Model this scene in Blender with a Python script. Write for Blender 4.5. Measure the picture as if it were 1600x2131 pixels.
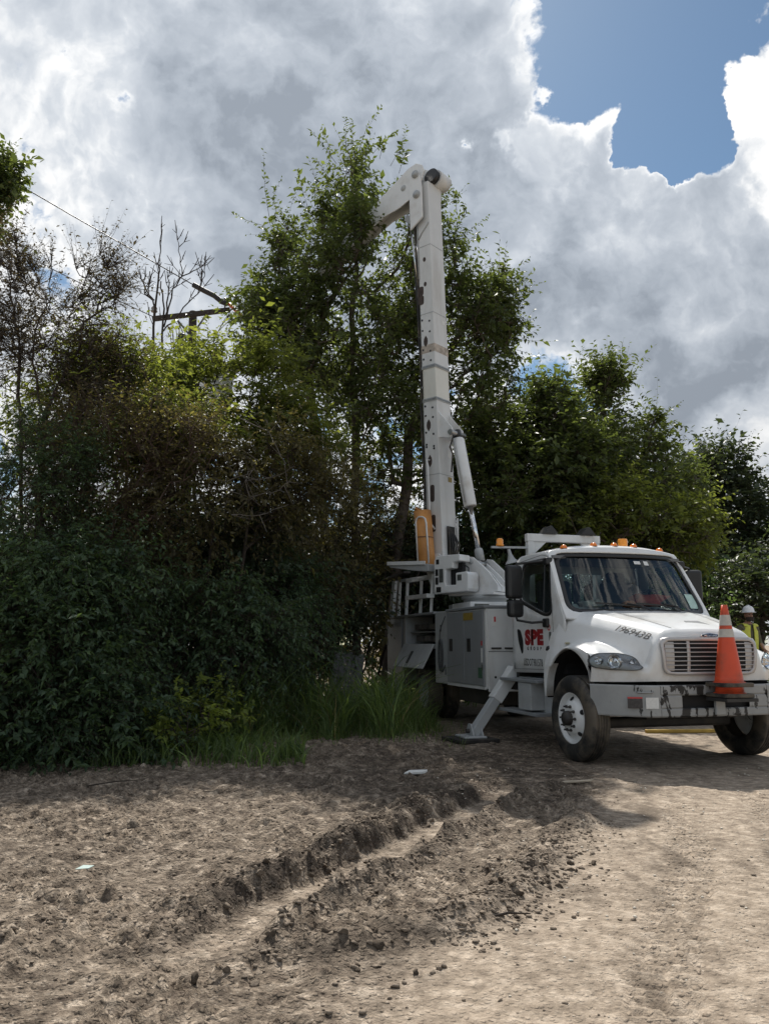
import bpy, bmesh, math, random
import numpy as np
from mathutils import Vector, Matrix, Euler

R = math.radians
scene = bpy.context.scene
for o in list(bpy.data.objects):
    bpy.data.objects.remove(o, do_unlink=True)

# ------------------------------------------------------------------ camera
EYE, PITCH = 1.378, math.atan((1341.0 - 1065.5) / 1704.4)
FPX = 1704.4
cam_d = bpy.data.cameras.new("camera")
cam = bpy.data.objects.new("camera", cam_d)
scene.collection.objects.link(cam)
cam.location = (0, 0, EYE)
cam.rotation_euler = (R(90) + PITCH, 0, 0)
cam_d.sensor_fit = 'HORIZONTAL'
cam_d.sensor_width = 36.0
cam_d.lens = 36.0 * FPX / 1600.0
cam_d.clip_start, cam_d.clip_end = 0.05, 3000
scene.camera = cam

# ------------------------------------------------------------------ sky, sun, exposure
SUN_EL, SUN_AZ = R(50), R(-4.5)          # azimuth measured from +Y, negative = to the left
sun_dir = Vector((math.sin(SUN_AZ) * math.cos(SUN_EL), math.cos(SUN_AZ) * math.cos(SUN_EL), math.sin(SUN_EL)))
sl = bpy.data.lights.new("sun", 'SUN')
sl.energy, sl.angle, sl.color = 4.0, R(0.5), (1.0, 0.955, 0.88)
so = bpy.data.objects.new("sun", sl)
scene.collection.objects.link(so)
so.rotation_euler = sun_dir.to_track_quat('Z', 'Y').to_euler()
so.location = (0, 30, 40)

vs = scene.view_settings
vs.view_transform, vs.look, vs.exposure, vs.gamma = 'Standard', 'None', 0.50, 1.0
vs.use_curve_mapping = False
scene.cycles.max_bounces = 5
scene.cycles.transparent_max_bounces = 12
scene.cycles.diffuse_bounces = 3
scene.cycles.glossy_bounces = 3
scene.cycles.transmission_bounces = 4
scene.cycles.sample_clamp_indirect = 6.0
scene.cycles.caustics_reflective = False
scene.cycles.caustics_refractive = False

def ray_dir(px, py):
    vx, vz = (px - 800.0) / FPX, -(py - 1065.5) / FPX
    c, s = math.cos(PITCH), math.sin(PITCH)
    return Vector((vx, c - s * vz, s + c * vz))

def at(px, py, Y):
    """world point seen at that place of the photograph at distance Y"""
    r = ray_dir(px, py)
    return Vector((0, 0, EYE)) + r * (Y / r.y)

world = bpy.data.worlds.new("World")
scene.world = world
world.use_nodes = True
wt = world.node_tree
wt.nodes.clear()

class NT:
    """tiny helper to write node trees as expressions"""
    def __init__(s, tree): s.t = tree
    def n(s, typ, **kw):
        nd = s.t.nodes.new(typ)
        for k, v in kw.items(): setattr(nd, k, v)
        return nd
    def put(s, sock, v):
        if hasattr(v, 'is_output') or isinstance(v, bpy.types.NodeSocket): s.t.links.new(v, sock)
        elif v is not None: sock.default_value = v
    def m(s, op, a, b=None, c=None, clamp=False):
        nd = s.n('ShaderNodeMath', operation=op, use_clamp=clamp)
        for i, v in enumerate((a, b, c)):
            if v is not None: s.put(nd.inputs[i], v)
        return nd.outputs[0]
    def vm(s, op, a, b=None, scale=None):
        nd = s.n('ShaderNodeVectorMath', operation=op)
        s.put(nd.inputs[0], a)
        if b is not None: s.put(nd.inputs[1], b)
        if scale is not None: s.put(nd.inputs['Scale'], scale)
        return nd.outputs['Value'] if op in ('DOT_PRODUCT', 'LENGTH') else nd.outputs[0]
    def noise(s, vec, scale, detail=4.0, rough=0.5, lac=2.0, dist=0.0):
        nd = s.n('ShaderNodeTexNoise')
        if vec is not None: s.put(nd.inputs['Vector'], vec)
        nd.inputs['Scale'].default_value = scale
        nd.inputs['Detail'].default_value = detail
        nd.inputs['Roughness'].default_value = rough
        nd.inputs['Lacunarity'].default_value = lac
        nd.inputs['Distortion'].default_value = dist
        return nd
    def ss(s, v, a, b, lo=0.0, hi=1.0):
        nd = s.n('ShaderNodeMapRange', interpolation_type='SMOOTHSTEP')
        s.put(nd.inputs['Value'], v)
        for k, x in (('From Min', a), ('From Max', b), ('To Min', lo), ('To Max', hi)): s.put(nd.inputs[k], x)
        return nd.outputs[0]
    def mix(s, f, a, b, mode='MIX'):
        nd = s.n('ShaderNodeMix', data_type='RGBA', blend_type=mode)
        s.put(nd.inputs['Factor'], f); s.put(nd.inputs['A'], a); s.put(nd.inputs['B'], b)
        return nd.outputs['Result']
    def ramp(s, f, stops, interp='LINEAR'):
        nd = s.n('ShaderNodeValToRGB')
        cr = nd.color_ramp; cr.interpolation = interp
        while len(cr.elements) < len(stops): cr.elements.new(0.5)
        for e, (p, c) in zip(cr.elements, stops): e.position = p; e.color = (*c, 1) if len(c) == 3 else c
        s.put(nd.inputs[0], f)
        return nd.outputs[0]

def build_world():
    N = NT(wt)
    tc = N.n('ShaderNodeTexCoord')
    d = tc.outputs['Generated']
    sky = N.n('ShaderNodeTexSky', sky_type='NISHITA', sun_disc=False)
    sky.sun_elevation, sky.sun_rotation = SUN_EL, SUN_AZ
    sky.air_density, sky.dust_density, sky.ozone_density = 1.0, 0.4, 2.0
    blue = N.vm('MULTIPLY', N.vm('SCALE', sky.outputs[0], scale=0.082), (0.88, 1.02, 1.02))
    # --- the cloud field: world directions, one fractal field over the whole dome; a few broad swells
    warp = N.noise(d, 4.0, 7, 0.55).outputs['Color']
    wv = N.vm('SUBTRACT', warp, (0.5, 0.5, 0.5))
    dw = N.vm('ADD', d, N.vm('SCALE', wv, scale=0.16))
    db = N.vm('ADD', d, N.vm('SCALE', wv, scale=0.09))
    def blob(px, py, rad_px):
        c = ray_dir(px, py).normalized()
        ang = math.atan(rad_px / FPX)
        dot = N.vm('DOT_PRODUCT', db, tuple(c))
        return N.ss(dot, math.cos(ang), 1.0)
    def total(items):
        acc = None
        for px, py, r, w in items:
            v = N.m('MULTIPLY', blob(px, py, r), w)
            acc = v if acc is None else N.m('ADD', acc, v)
        return acc
    swell = total([(560, 200, 1000, 0.40), (860, 330, 560, 0.16), (985, 210, 200, 0.24), (960, 300, 150, 0.20), (40, 450, 560, 0.16), (1520, 400, 330, 0.66), (1500, 280, 200, 0.34), (1380, 560, 380, 0.26),
                   (1450, 850, 620, 0.22), (1150, -10, 340, -0.74), (1250, 210, 140, -0.40), (1430, -80, 270, -0.85), (1620, -30, 180, -0.8), (1010, -30, 150, -0.5), (1440, 240, 160, 0.30), (150, 40, 190, -0.34), (1150, 690, 200, -0.40), (190, 345, 250, -0.33)])
    big = N.noise(dw, 3.1, 2, 0.5).outputs['Fac']
    def field(vec, det):
        a = N.m('MULTIPLY', N.m('SUBTRACT', N.noise(vec, 6.0, det, 0.54, 2.15).outputs['Fac'], 0.5), 1.35)
        b1 = N.m('ABSOLUTE', N.m('SUBTRACT', N.noise(vec, 13.0, min(det, 5), 0.5, 2.2).outputs['Fac'], 0.5))
        return N.m('ADD', a, N.m('MULTIPLY', N.m('SUBTRACT', b1, 0.08), 1.5))       # heaped round puffs
    f0 = field(dw, 8)
    f1 = field(N.vm('ADD', dw, tuple(0.022 * sun_dir)), 4)
    base = N.m('ADD', N.m('MULTIPLY', N.m('SUBTRACT', big, 0.5), 0.2), N.m('ADD', swell, 0.10))
    dens = N.m('ADD', base, f0)
    alpha = N.ss(dens, -0.04, 0.15)
    core = total([(760, 300, 520, 0.38), (430, 190, 280, 0.20), (1360, 610, 250, 0.44), (560, 560, 330, 0.16), (1540, 640, 220, .16), (1520, 320, 320, -.40), (130, 300, 340, -.10), (420, 120, 140, .12), (1250, 420, 200, -.10)])
    thick = N.m('ADD', N.m('MULTIPLY', N.m('MINIMUM', dens, 0.62), 0.52), N.m('MULTIPLY', core, N.ss(dens, 0.02, 0.42)))
    relief = N.m('MULTIPLY', N.m('SUBTRACT', f0, f1), 0.85)
    lum_t = N.m('SUBTRACT', thick, relief)
    col = N.ramp(N.m('DIVIDE', N.m('ADD', lum_t, 0.06), 0.92, clamp=True), [(0.0, (0.92, 0.92, 0.92)), (0.12, (0.79, 0.80, 0.81)), (0.30, (0.57, 0.605, 0.65)), (0.52, (0.45, 0.49, 0.545)), (0.78, (0.355, 0.395, 0.45)), (1.0, (0.27, 0.305, 0.355))])
    glow = N.ss(N.vm('DOT_PRODUCT', d, tuple(sun_dir)), 0.55, 1.0, 0.94, 1.2)
    col = N.vm('SCALE', col, scale=glow)
    res = N.mix(alpha, blue, col)
    bg = N.n('ShaderNodeBackground')
    N.put(bg.inputs['Color'], res)
    bg.inputs['Strength'].default_value = 0.74
    out = N.n('ShaderNodeOutputWorld')
    wt.links.new(bg.outputs[0], out.inputs[0])
build_world()
world.cycles.sampling_method = 'MANUAL'
world.cycles.sample_map_resolution = 512

# ------------------------------------------------------------------ helpers
COL = scene.collection
rng = np.random.default_rng(7)

def tag(o, label=None, cat=None, group=None, kind=None):
    if label: o["label"] = label
    if cat: o["category"] = cat
    if group: o["group"] = group
    if kind: o["kind"] = kind
    return o

def empty(name, loc=(0, 0, 0), rz=0.0, parent=None):
    o = bpy.data.objects.new(name, None)
    COL.objects.link(o)
    o.empty_display_size = 0.2
    o.location = loc
    o.rotation_euler = (0, 0, rz)
    if parent: o.parent = parent
    return o

def link(name, me, mat=None, parent=None):
    o = bpy.data.objects.new(name, me)
    COL.objects.link(o)
    if mat is not None and not me.materials: me.materials.append(mat)
    if parent: o.parent = parent
    return o

def bevel(o, w, seg=2):
    md = o.modifiers.new("bevel", 'BEVEL')
    md.width, md.segments, md.limit_method, md.angle_limit = w, seg, 'ANGLE', R(35)
    return o

def np_mesh(name, verts, faces, tint=None, smooth=False):
    """verts (n,3), faces (m,k) arrays -> mesh"""
    verts = np.ascontiguousarray(verts, np.float32); faces = np.ascontiguousarray(faces, np.int32)
    me = bpy.data.meshes.new(name)
    m, k = faces.shape
    me.vertices.add(len(verts)); me.vertices.foreach_set('co', verts.ravel())
    me.loops.add(m * k); me.loops.foreach_set('vertex_index', faces.ravel())
    me.polygons.add(m)
    me.polygons.foreach_set('loop_start', np.arange(0, m * k, k, dtype=np.int32))
    me.polygons.foreach_set('loop_total', np.full(m, k, np.int32))
    if smooth: me.polygons.foreach_set('use_smooth', np.ones(m, bool))
    if tint is not None:
        for nm, arr in (tint.items() if isinstance(tint, dict) else (('tint', tint),)):
            at_ = me.attributes.new(nm, 'FLOAT', 'POINT')
            at_.data.foreach_set('value', np.ascontiguousarray(arr, np.float32))
    me.update(calc_edges=True)
    return me

class MB:
    """collects simple shapes, builds ONE mesh object"""
    def __init__(s): s.v, s.f, s.sm = [], [], []
    def add(s, vs_, fs_, smooth=False):
        o = len(s.v)
        s.v += [tuple(v) for v in vs_]
        s.f += [tuple(i + o for i in f) for f in fs_]
        s.sm += [smooth] * len(fs_)
        return s
    def box(s, c, size, M=None):
        x, y, z = (q / 2 for q in size)
        vs_ = [Vector((sx * x, sy * y, sz * z)) for sx in (-1, 1) for sy in (-1, 1) for sz in (-1, 1)]
        vs_ = [(M @ v if M is not None else v) + Vector(c) for v in vs_]
        return s.add(vs_, [(0, 1, 3, 2), (4, 6, 7, 5), (0, 4, 5, 1), (2, 3, 7, 6), (0, 2, 6, 4), (1, 5, 7, 3)])
    def span(s, x0, x1, y0, y1, z0, z1):
        return s.box(((x0 + x1) / 2, (y0 + y1) / 2, (z0 + z1) / 2), (abs(x1 - x0), abs(y1 - y0), abs(z1 - z0)))
    def bar(s, a, b, w, h, up=(0, 0, 1)):
        """rectangular bar from a to b"""
        a, b = Vector(a), Vector(b); d = (b - a); L = d.length; d.normalize()
        sd = d.cross(Vector(up))
        if sd.length < 1e-4: sd = d.cross(Vector((1, 0, 0)))
        sd.normalize(); u = sd.cross(d)
        M = Matrix((d, sd, u)).transposed()
        return s.box((a + b) / 2, (L, w, h), M)
    def tube(s, pts, r, n=10, cap=True):
        pts = [Vector(p) for p in pts]
        rs = r if isinstance(r, (list, tuple)) else [r] * len(pts)
        vs_, fs_ = [], []
        ref = None
        for i, p in enumerate(pts):
            d = (pts[min(i + 1, len(pts) - 1)] - pts[max(i - 1, 0)]).normalized()
            if ref is None: ref = d.orthogonal().normalized()
            a = (ref - d * ref.dot(d)).normalized(); ref = a; b = d.cross(a)
            for k in range(n):
                t = 2 * math.pi * k / n
                vs_.append(p + (a * math.cos(t) + b * math.sin(t)) * rs[i])
        for i in range(len(pts) - 1):
            for k in range(n):
                fs_.append((i * n + k, i * n + (k + 1) % n, (i + 1) * n + (k + 1) % n, (i + 1) * n + k))
        s.add(vs_, fs_, True)
        if cap:
            o = len(s.v) - len(vs_)
            s.f += [tuple(o + k for k in reversed(range(n))), tuple(o + (len(pts) - 1) * n + k for k in range(n))]
            s.sm += [False, False]
        return s
    def lathe(s, prof, n=32, M=None, a0=0.0, a1=2 * math.pi):
        """profile [(radius, height)] about local z, M places it"""
        full = abs(a1 - a0 - 2 * math.pi) < 1e-6
        nn = n if full else n + 1
        vs_, fs_ = [], []
        for r_, h in prof:
            for k in range(nn):
                t = a0 + (a1 - a0) * k / n
                v = Vector((r_ * math.cos(t), r_ * math.sin(t), h))
                vs_.append(M @ v if M is not None else v)
        for i in range(len(prof) - 1):
            for k in range(n):
                k2 = (k + 1) % nn
                fs_.append((i * nn + k, i * nn + k2, (i + 1) * nn + k2, (i + 1) * nn + k))
        return s.add(vs_, fs_, True)
    def prism(s, poly, M, depth):
        """polygon in local xy extruded along local z by depth, placed by M"""
        n = len(poly)
        vs_ = [M @ Vector((x, y, 0)) for x, y in poly] + [M @ Vector((x, y, depth)) for x, y in poly]
        fs_ = [tuple(reversed(range(n))), tuple(range(n, 2 * n))] + [(i, (i + 1) % n, n + (i + 1) % n, n + i) for i in range(n)]
        return s.add(vs_, fs_)
    def grid(s, fn, us, ws, smooth=True, flip=False):
        nu, nw = len(us), len(ws)
        vs_ = [fn(u, w) for u in us for w in ws]
        fs_ = []
        for i in range(nu - 1):
            for j in range(nw - 1):
                q = (i * nw + j, i * nw + j + 1, (i + 1) * nw + j + 1, (i + 1) * nw + j)
                fs_.append(tuple(reversed(q)) if flip else q)
        return s.add(vs_, fs_, smooth)
    def ring(s, outer, inner, fn, nr=3, smooth=True):
        """quads between two closed 2-D loops of the same length, mapped by fn(a,b)->3-D"""
        n = len(outer)
        vs_, fs_ = [], []
        for r_ in range(nr + 1):
            t = r_ / nr
            for k in range(n):
                vs_.append(fn(outer[k][0] * (1 - t) + inner[k][0] * t, outer[k][1] * (1 - t) + inner[k][1] * t))
        for r_ in range(nr):
            for k in range(n):
                fs_.append((r_ * n + k, r_ * n + (k + 1) % n, (r_ + 1) * n + (k + 1) % n, (r_ + 1) * n + k))
        return s.add(vs_, fs_, smooth)
    def fan(s, loop, fn, nr=4, smooth=True):
        n = len(loop)
        cx = sum(p[0] for p in loop) / n; cy = sum(p[1] for p in loop) / n
        return s.ring(loop, [(cx + (p[0] - cx) * .02, cy + (p[1] - cy) * .02) for p in loop], fn, nr, smooth)
    def build(s, name, mat=None, parent=None, bev=0.0, seg=2):
        me = bpy.data.meshes.new(name)
        me.from_pydata(s.v, [], s.f)
        me.polygons.foreach_set('use_smooth', np.array(s.sm, bool))
        me.update()
        o = link(name, me, mat, parent)
        if bev: bevel(o, bev, seg)
        return o

def solid(o, t, off=-1):
    md = o.modifiers.new("thick", 'SOLIDIFY'); md.thickness = t; md.offset = off
    return o

def round_poly(pts, rad, seg=6):
    """polygon with rounded corners"""
    out, n = [], len(pts)
    for i in range(n):
        p, a, b = Vector(pts[i]), Vector(pts[i - 1]), Vector(pts[(i + 1) % n])
        r_ = rad[i] if isinstance(rad, (list, tuple)) else rad
        da, db = (a - p), (b - p)
        r1 = min(r_, da.length * .49, db.length * .49)
        s0, s1 = p + da.normalized() * r1, p + db.normalized() * r1
        for k in range(seg + 1):
            t = k / seg
            out.append(tuple(s0 * (1 - t) ** 2 + p * 2 * t * (1 - t) + s1 * t * t))
    return out

def radial(loop, c, n, a_off=0.0):
    """resample a star-shaped loop at n equal angles about c"""
    out = []
    m = len(loop)
    for k in range(n):
        t = a_off + 2 * math.pi * k / n
        dx, dy = math.cos(t), math.sin(t)
        best = None
        for i in range(m):
            x0, y0 = loop[i][0] - c[0], loop[i][1] - c[1]
            x1, y1 = loop[(i + 1) % m][0] - c[0], loop[(i + 1) % m][1] - c[1]
            den = dx * (y1 - y0) - dy * (x1 - x0)
            if abs(den) < 1e-12: continue
            r_ = (x0 * (y1 - y0) - y0 * (x1 - x0)) / den
            q = (x0 * dy - y0 * dx) / den
            if r_ > 0 and -1e-9 <= q <= 1 + 1e-9: best = r_ if best is None else max(best, r_)
        out.append((c[0] + dx * best, c[1] + dy * best))
    return out

def text_mesh(body, size, extrude=0.0015, bold=0.0, shear=0.0, spacing=1.0, align='CENTER'):
    cu = bpy.data.curves.new("lettering", 'FONT')
    cu.body, cu.size, cu.extrude, cu.offset, cu.shear, cu.space_character = body, size, extrude, bold, shear, spacing
    cu.align_x, cu.align_y, cu.resolution_u = align, 'CENTER', 3
    ob = bpy.data.objects.new("lettering", cu)
    COL.objects.link(ob)
    dg = bpy.context.evaluated_depsgraph_get()
    me = bpy.data.meshes.new_from_object(ob.evaluated_get(dg))
    bpy.data.objects.remove(ob, do_unlink=True)
    bpy.data.curves.remove(cu)
    return me

def map_mesh(me, fn):
    for v in me.vertices: v.co = fn(*v.co)
    me.update()
    return me

# ------------------------------------------------------------------ materials
MATS = {}
def mat(name, col, rough=0.5, metal=0.0, var=0.0, vscale=6.0, bump=0.0, bscale=40.0, spec=0.5, coat=0.0, grime=None, gscale=2.5, gamt=0.5, gcut=(0.45, 0.7), streak=False):
    if name in MATS: return MATS[name]
    m_ = bpy.data.materials.new(name); m_.use_nodes = True
    N = NT(m_.node_tree); bs = m_.node_tree.nodes['Principled BSDF']
    bs.inputs['Roughness'].default_value = rough; bs.inputs['Metallic'].default_value = metal
    bs.inputs['Specular IOR Level'].default_value = spec; bs.inputs['Coat Weight'].default_value = coat
    tc = N.n('ShaderNodeTexCoord').outputs['Object']
    c = (*col, 1)
    if var or grime:
        nz = N.noise(tc, vscale, 5, 0.6).outputs['Fac']
        lo, hi = tuple(x * (1 - var) for x in col), tuple(min(1, x * (1 + var)) for x in col)
        c = N.ramp(nz, [(0.3, lo), (0.7, hi)])
    if grime:
        v = tc
        if streak:
            mp = N.n('ShaderNodeMapping'); N.put(mp.inputs['Vector'], tc); mp.inputs['Scale'].default_value = (1, 1, 0.18); v = mp.outputs[0]
        g = N.noise(v, gscale, 8, 0.65).outputs['Fac']
        c = N.mix(N.m('MULTIPLY', N.ss(g, gcut[0], gcut[1]), gamt), c, (*grime, 1))
    N.put(bs.inputs['Base Color'], c)
    if bump:
        b = N.n('ShaderNodeBump'); b.inputs['Strength'].default_value = bump; b.inputs['Distance'].default_value = 0.02
        N.put(b.inputs['Height'], N.noise(tc, bscale, 5, 0.6).outputs['Fac']); N.put(bs.inputs['Normal'], b.outputs[0])
    MATS[name] = m_
    return m_

def mat_leaf(name, dark, light, transl=0.45, rough=0.42):
    m_ = bpy.data.materials.new(name); m_.use_nodes = True
    t = m_.node_tree; N = NT(t); bs = t.nodes['Principled BSDF']; out = t.nodes['Material Output']
    a = N.n('ShaderNodeAttribute', attribute_name='tint').outputs['Fac']
    c = N.ramp(a, [(0.0, dark), (0.75, light), (1.0, tuple(min(1, x * 1.7) for x in light))])
    N.put(bs.inputs['Base Color'], c)
    bs.inputs['Roughness'].default_value = rough
    bs.inputs['Specular IOR Level'].default_value = 0.32
    tr = N.n('ShaderNodeBsdfTranslucent')
    N.put(tr.inputs['Color'], N.mix(1.0, c, (1.6, 1.55, 0.7, 1), 'MULTIPLY'))
    mx = N.n('ShaderNodeMixShader'); mx.inputs[0].default_value = transl
    t.links.new(bs.outputs[0], mx.inputs[1]); t.links.new(tr.outputs[0], mx.inputs[2]); t.links.new(mx.outputs[0], out.inputs[0])
    return m_

def mat_glass(name, tint, refl=1.45):
    m_ = bpy.data.materials.new(name); m_.use_nodes = True
    t = m_.node_tree; t.nodes.clear(); N = NT(t)
    tr = N.n('ShaderNodeBsdfTransparent'); tr.inputs[0].default_value = (*tint, 1)
    gl = N.n('ShaderNodeBsdfGlossy'); gl.inputs['Roughness'].default_value = 0.03
    fr = N.n('ShaderNodeFresnel'); fr.inputs['IOR'].default_value = refl
    mx = N.n('ShaderNodeMixShader'); out = N.n('ShaderNodeOutputMaterial')
    t.links.new(fr.outputs[0], mx.inputs[0]); t.links.new(tr.outputs[0], mx.inputs[1]); t.links.new(gl.outputs[0], mx.inputs[2]); t.links.new(mx.outputs[0], out.inputs[0])
    return m_

# ------------------------------------------------------------------ numpy noise
def _hash(ix, iy, seed):
    h = (ix.astype(np.int64) * 374761393 + iy.astype(np.int64) * 668265263 + seed * 982451653) & 0xFFFFFFFF
    h = ((h ^ (h >> 13)) * 1274126177) & 0xFFFFFFFF
    return ((h ^ (h >> 16)) & 0xFFFF) / 65535.0
def vnoise(x, y, seed=0):
    ix, iy = np.floor(x), np.floor(y)
    fx, fy = x - ix, y - iy
    fx = fx * fx * fx * (fx * (fx * 6 - 15) + 10); fy = fy * fy * fy * (fy * (fy * 6 - 15) + 10)
    a, b = _hash(ix, iy, seed), _hash(ix + 1, iy, seed)
    c, d = _hash(ix, iy + 1, seed), _hash(ix + 1, iy + 1, seed)
    return (a * (1 - fx) + b * fx) * (1 - fy) + (c * (1 - fx) + d * fx) * fy
def fbm(x, y, oct=4, seed=0, gain=0.5):
    s, a, t = 0, 1.0, 0
    for o_ in range(oct):
        s = s + a * vnoise(x * 2 ** o_ + o_ * 17.3, y * 2 ** o_ - o_ * 9.1, seed + o_); t += a; a *= gain
    return s / t
def worley(x, y, seed=0):
    ix, iy = np.floor(x), np.floor(y)
    best = np.full(np.shape(x), 9.0); ident = np.zeros(np.shape(x))
    for dx in (-1, 0, 1):
        for dy in (-1, 0, 1):
            cx, cy = ix + dx, iy + dy
            px, py = cx + _hash(cx, cy, seed), cy + _hash(cx, cy, seed + 5)
            d = np.hypot(px - x, py - y)
            m_ = d < best
            best = np.where(m_, d, best); ident = np.where(m_, _hash(cx, cy, seed + 9), ident)
    return best, ident
def sstep(x, a, b):
    t = np.clip((x - a) / (b - a), 0, 1); return t * t * (3 - 2 * t)
def seg_dist(x, y, pts):
    """distance to a polyline, signed side (+ = left of travel), parameter along"""
    best = np.full(np.shape(x), 1e9); side = np.zeros(np.shape(x)); par = np.zeros(np.shape(x)); acc = 0.0
    for (x0, y0), (x1, y1) in zip(pts[:-1], pts[1:]):
        dx, dy = x1 - x0, y1 - y0; L = math.hypot(dx, dy)
        t = np.clip(((x - x0) * dx + (y - y0) * dy) / L ** 2, 0, 1)
        d = np.hypot(x - x0 - t * dx, y - y0 - t * dy)
        s = np.sign(dx * (y - y0) - dy * (x - x0))
        m_ = d < best
        best = np.where(m_, d, best); side = np.where(m_, s, side); par = np.where(m_, acc + t * L, par); acc += L
    return best, side, par

# ------------------------------------------------------------------ ground
RUT = [(-1.6, 2.2), (-0.97, 3.57), (-0.82, 3.94), (-0.61, 4.61), (-0.29, 5.15), (0.07, 5.84), (0.49, 6.75), (1.13, 8.02), (1.8, 9.2)]
RIDGE2 = [(-0.24, 3.94), (0.05, 4.12), (0.38, 4.31), (0.69, 4.78), (0.97, 5.47), (1.26, 6.26), (1.76, 7.13)]
EDGE = [(-0.4, 2.0), (0.09, 3.27), (0.46, 4.18), (0.78, 4.69), (1.3, 5.97), (2.0, 7.4), (2.5, 9.0), (2.7, 12.0)]

def ground_h(x, y):
    """height and how churned the soil is"""
    d, s, _ = seg_dist(x, y, EDGE)
    churn = np.where(s > 0, sstep(d, -0.05, 0.5), 0.0)
    churn = churn * sstep(x, -30, -12) * (1 - sstep(y, 12, 16))
    wob = fbm(x * 1.3, y * 1.3, 3, 3) - .5
    h = 0.05 * (fbm(x * .5, y * .5, 3, 11) - .5) + 0.014 * (fbm(x * 4, y * 4, 4, 21) - .5)
    # churned soil: cracked plates and crumbs
    wx_, wy_ = x + .05 * (fbm(x * 9, y * 9, 3, 33) - .5), y + .05 * (fbm(x * 9, y * 9, 3, 34) - .5)
    w1, i1 = worley(wx_ * 5.2 + wob * 2, wy_ * 5.2 + 3 * wob, 4)
    w2, i2 = worley(wx_ * 12 + wob * 2, wy_ * 12, 8)
    w3, i3 = worley(wx_ * 24, wy_ * 24, 12)
    patchy = sstep(fbm(x * 2.2, y * 2.2, 3, 31), .34, .56)
    rough = (i1 - .4) * 0.040 * (1 - sstep(w1, .42, .62)) + (i2 - .25) * 0.050 * (1 - sstep(w2, .32, .55)) * patchy + (i3 - .2) * .026 * (1 - sstep(w3, .28, .5)) * (.35 + .65 * patchy)
    rough = rough + 0.095 * (fbm(x * 2.6, y * 2.6, 6, 41, .60) - .5)
    h = h + churn * rough + (1 - churn) * (i3 - .5) * .004 * (1 - sstep(w3, .3, .5))
    lumps = fbm(x * 8, y * 8, 4, 81, .6)
    # wheel rut: trench with raised, broken banks
    d, s, p = seg_dist(x + 0.05 * wob, y + .05 * wob, RUT)
    live = sstep(p, 1.4, 2.7) * (1 - sstep(p, 6.2, 7.4))
    brk = .45 + 1.1 * fbm(x * 3.1, y * 3.1, 5, 51, .6)
    crumb = .55 + .9 * lumps
    left = np.where(s > 0, sstep(d, .17, .27) * (1 - sstep(d, .34, .62)), 0) * (.045 + .075 * np.exp(-((p - 4.6) / 1.5) ** 2)) * sstep(p, 1.6, 3.0)
    right = np.where(s < 0, np.exp(-((d - .24) / .085) ** 2), 0) * .085
    trench = -(1 - sstep(d, .13, .23)) * .042
    smooth_in = 1 - sstep(d, .13, .21)
    h = h * (1 - .72 * smooth_in * live) + live * (trench + (left + right) * brk * crumb)
    h = h + live * smooth_in * .010 * np.sin(p * 48) * (.5 + wob)
    # second broken ridge
    d2, s2, p2 = seg_dist(x + .06 * wob, y + .1 * wob, RIDGE2)
    amp = .25 + .75 * sstep(fbm(p2 * 1.5 + 3, p2 * 0 + .5, 3, 61), .35, .6)
    h = h + .085 * amp * np.exp(-(d2 / .13) ** 2) * (.3 + 1.4 * lumps) * (1 - sstep(p2, 3.3, 4.1))
    # tyre print on the dry track
    for tr in ([(0.75, 2.2), (1.07, 3.4), (1.38, 4.18), (1.95, 5.47), (2.6, 7.5)], [(1.5, 2.4), (1.95, 3.8), (2.7, 5.6), (3.5, 8.0)]):
        d3, s3, p3 = seg_dist(x, y, tr)
        on = (1 - sstep(d3, .12, .17)) * sstep(fbm(x * 1.1, y * 1.1, 2, 71), .25, .45)
        h = h - on * .011 * (1 + np.sign(np.sin(p3 * 75 + np.sign(s3) * 1.5)) * .8)
    # bank beyond the truck, gentle rise to the hedge
    h = h + .25 * sstep(y, 13, 16.5) * sstep(x, 5.0, 7.0)
    h = h + .10 * sstep(y, 8.8, 11) * (1 - sstep(x, .2, .9)) * (1 - sstep(y, 14, 17))
    h = np.where((y > 8.6) & (x > .8) & (x < 6), h * .45, h)
    return h, churn

def gz(x, y):
    return float(ground_h(np.array([float(x)]), np.array([float(y)]))[0][0])

def lines(a, b, step, lo, hi, n):
    mid = np.arange(a, b + 1e-6, step)
    left = a - np.geomspace(step * 1.5, a - lo, n)[::-1]; right = b + np.geomspace(step * 1.5, hi - b, n)
    return np.concatenate([left, mid, right])
gx = lines(-4.6, 5.6, 0.0225, -500, 500, 60)
gy = np.concatenate([lines(2.4, 7.5, 0.019, -60, 7.51, 30)[:-30], np.arange(7.52, 12.2, 0.032), 12.2 + np.geomspace(.05, 900, 70)])
GX, GY = np.meshgrid(gx, gy, indexing='ij')
GH, GC = ground_h(GX, GY)
GH = GH * (1 - sstep(np.hypot(GX, GY), 40, 120))
nx_, ny_ = GX.shape
idx = np.arange(nx_ * ny_).reshape(nx_, ny_)
quads = np.stack([idx[:-1, :-1], idx[1:, :-1], idx[1:, 1:], idx[:-1, 1:]], -1).reshape(-1, 4)

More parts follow.
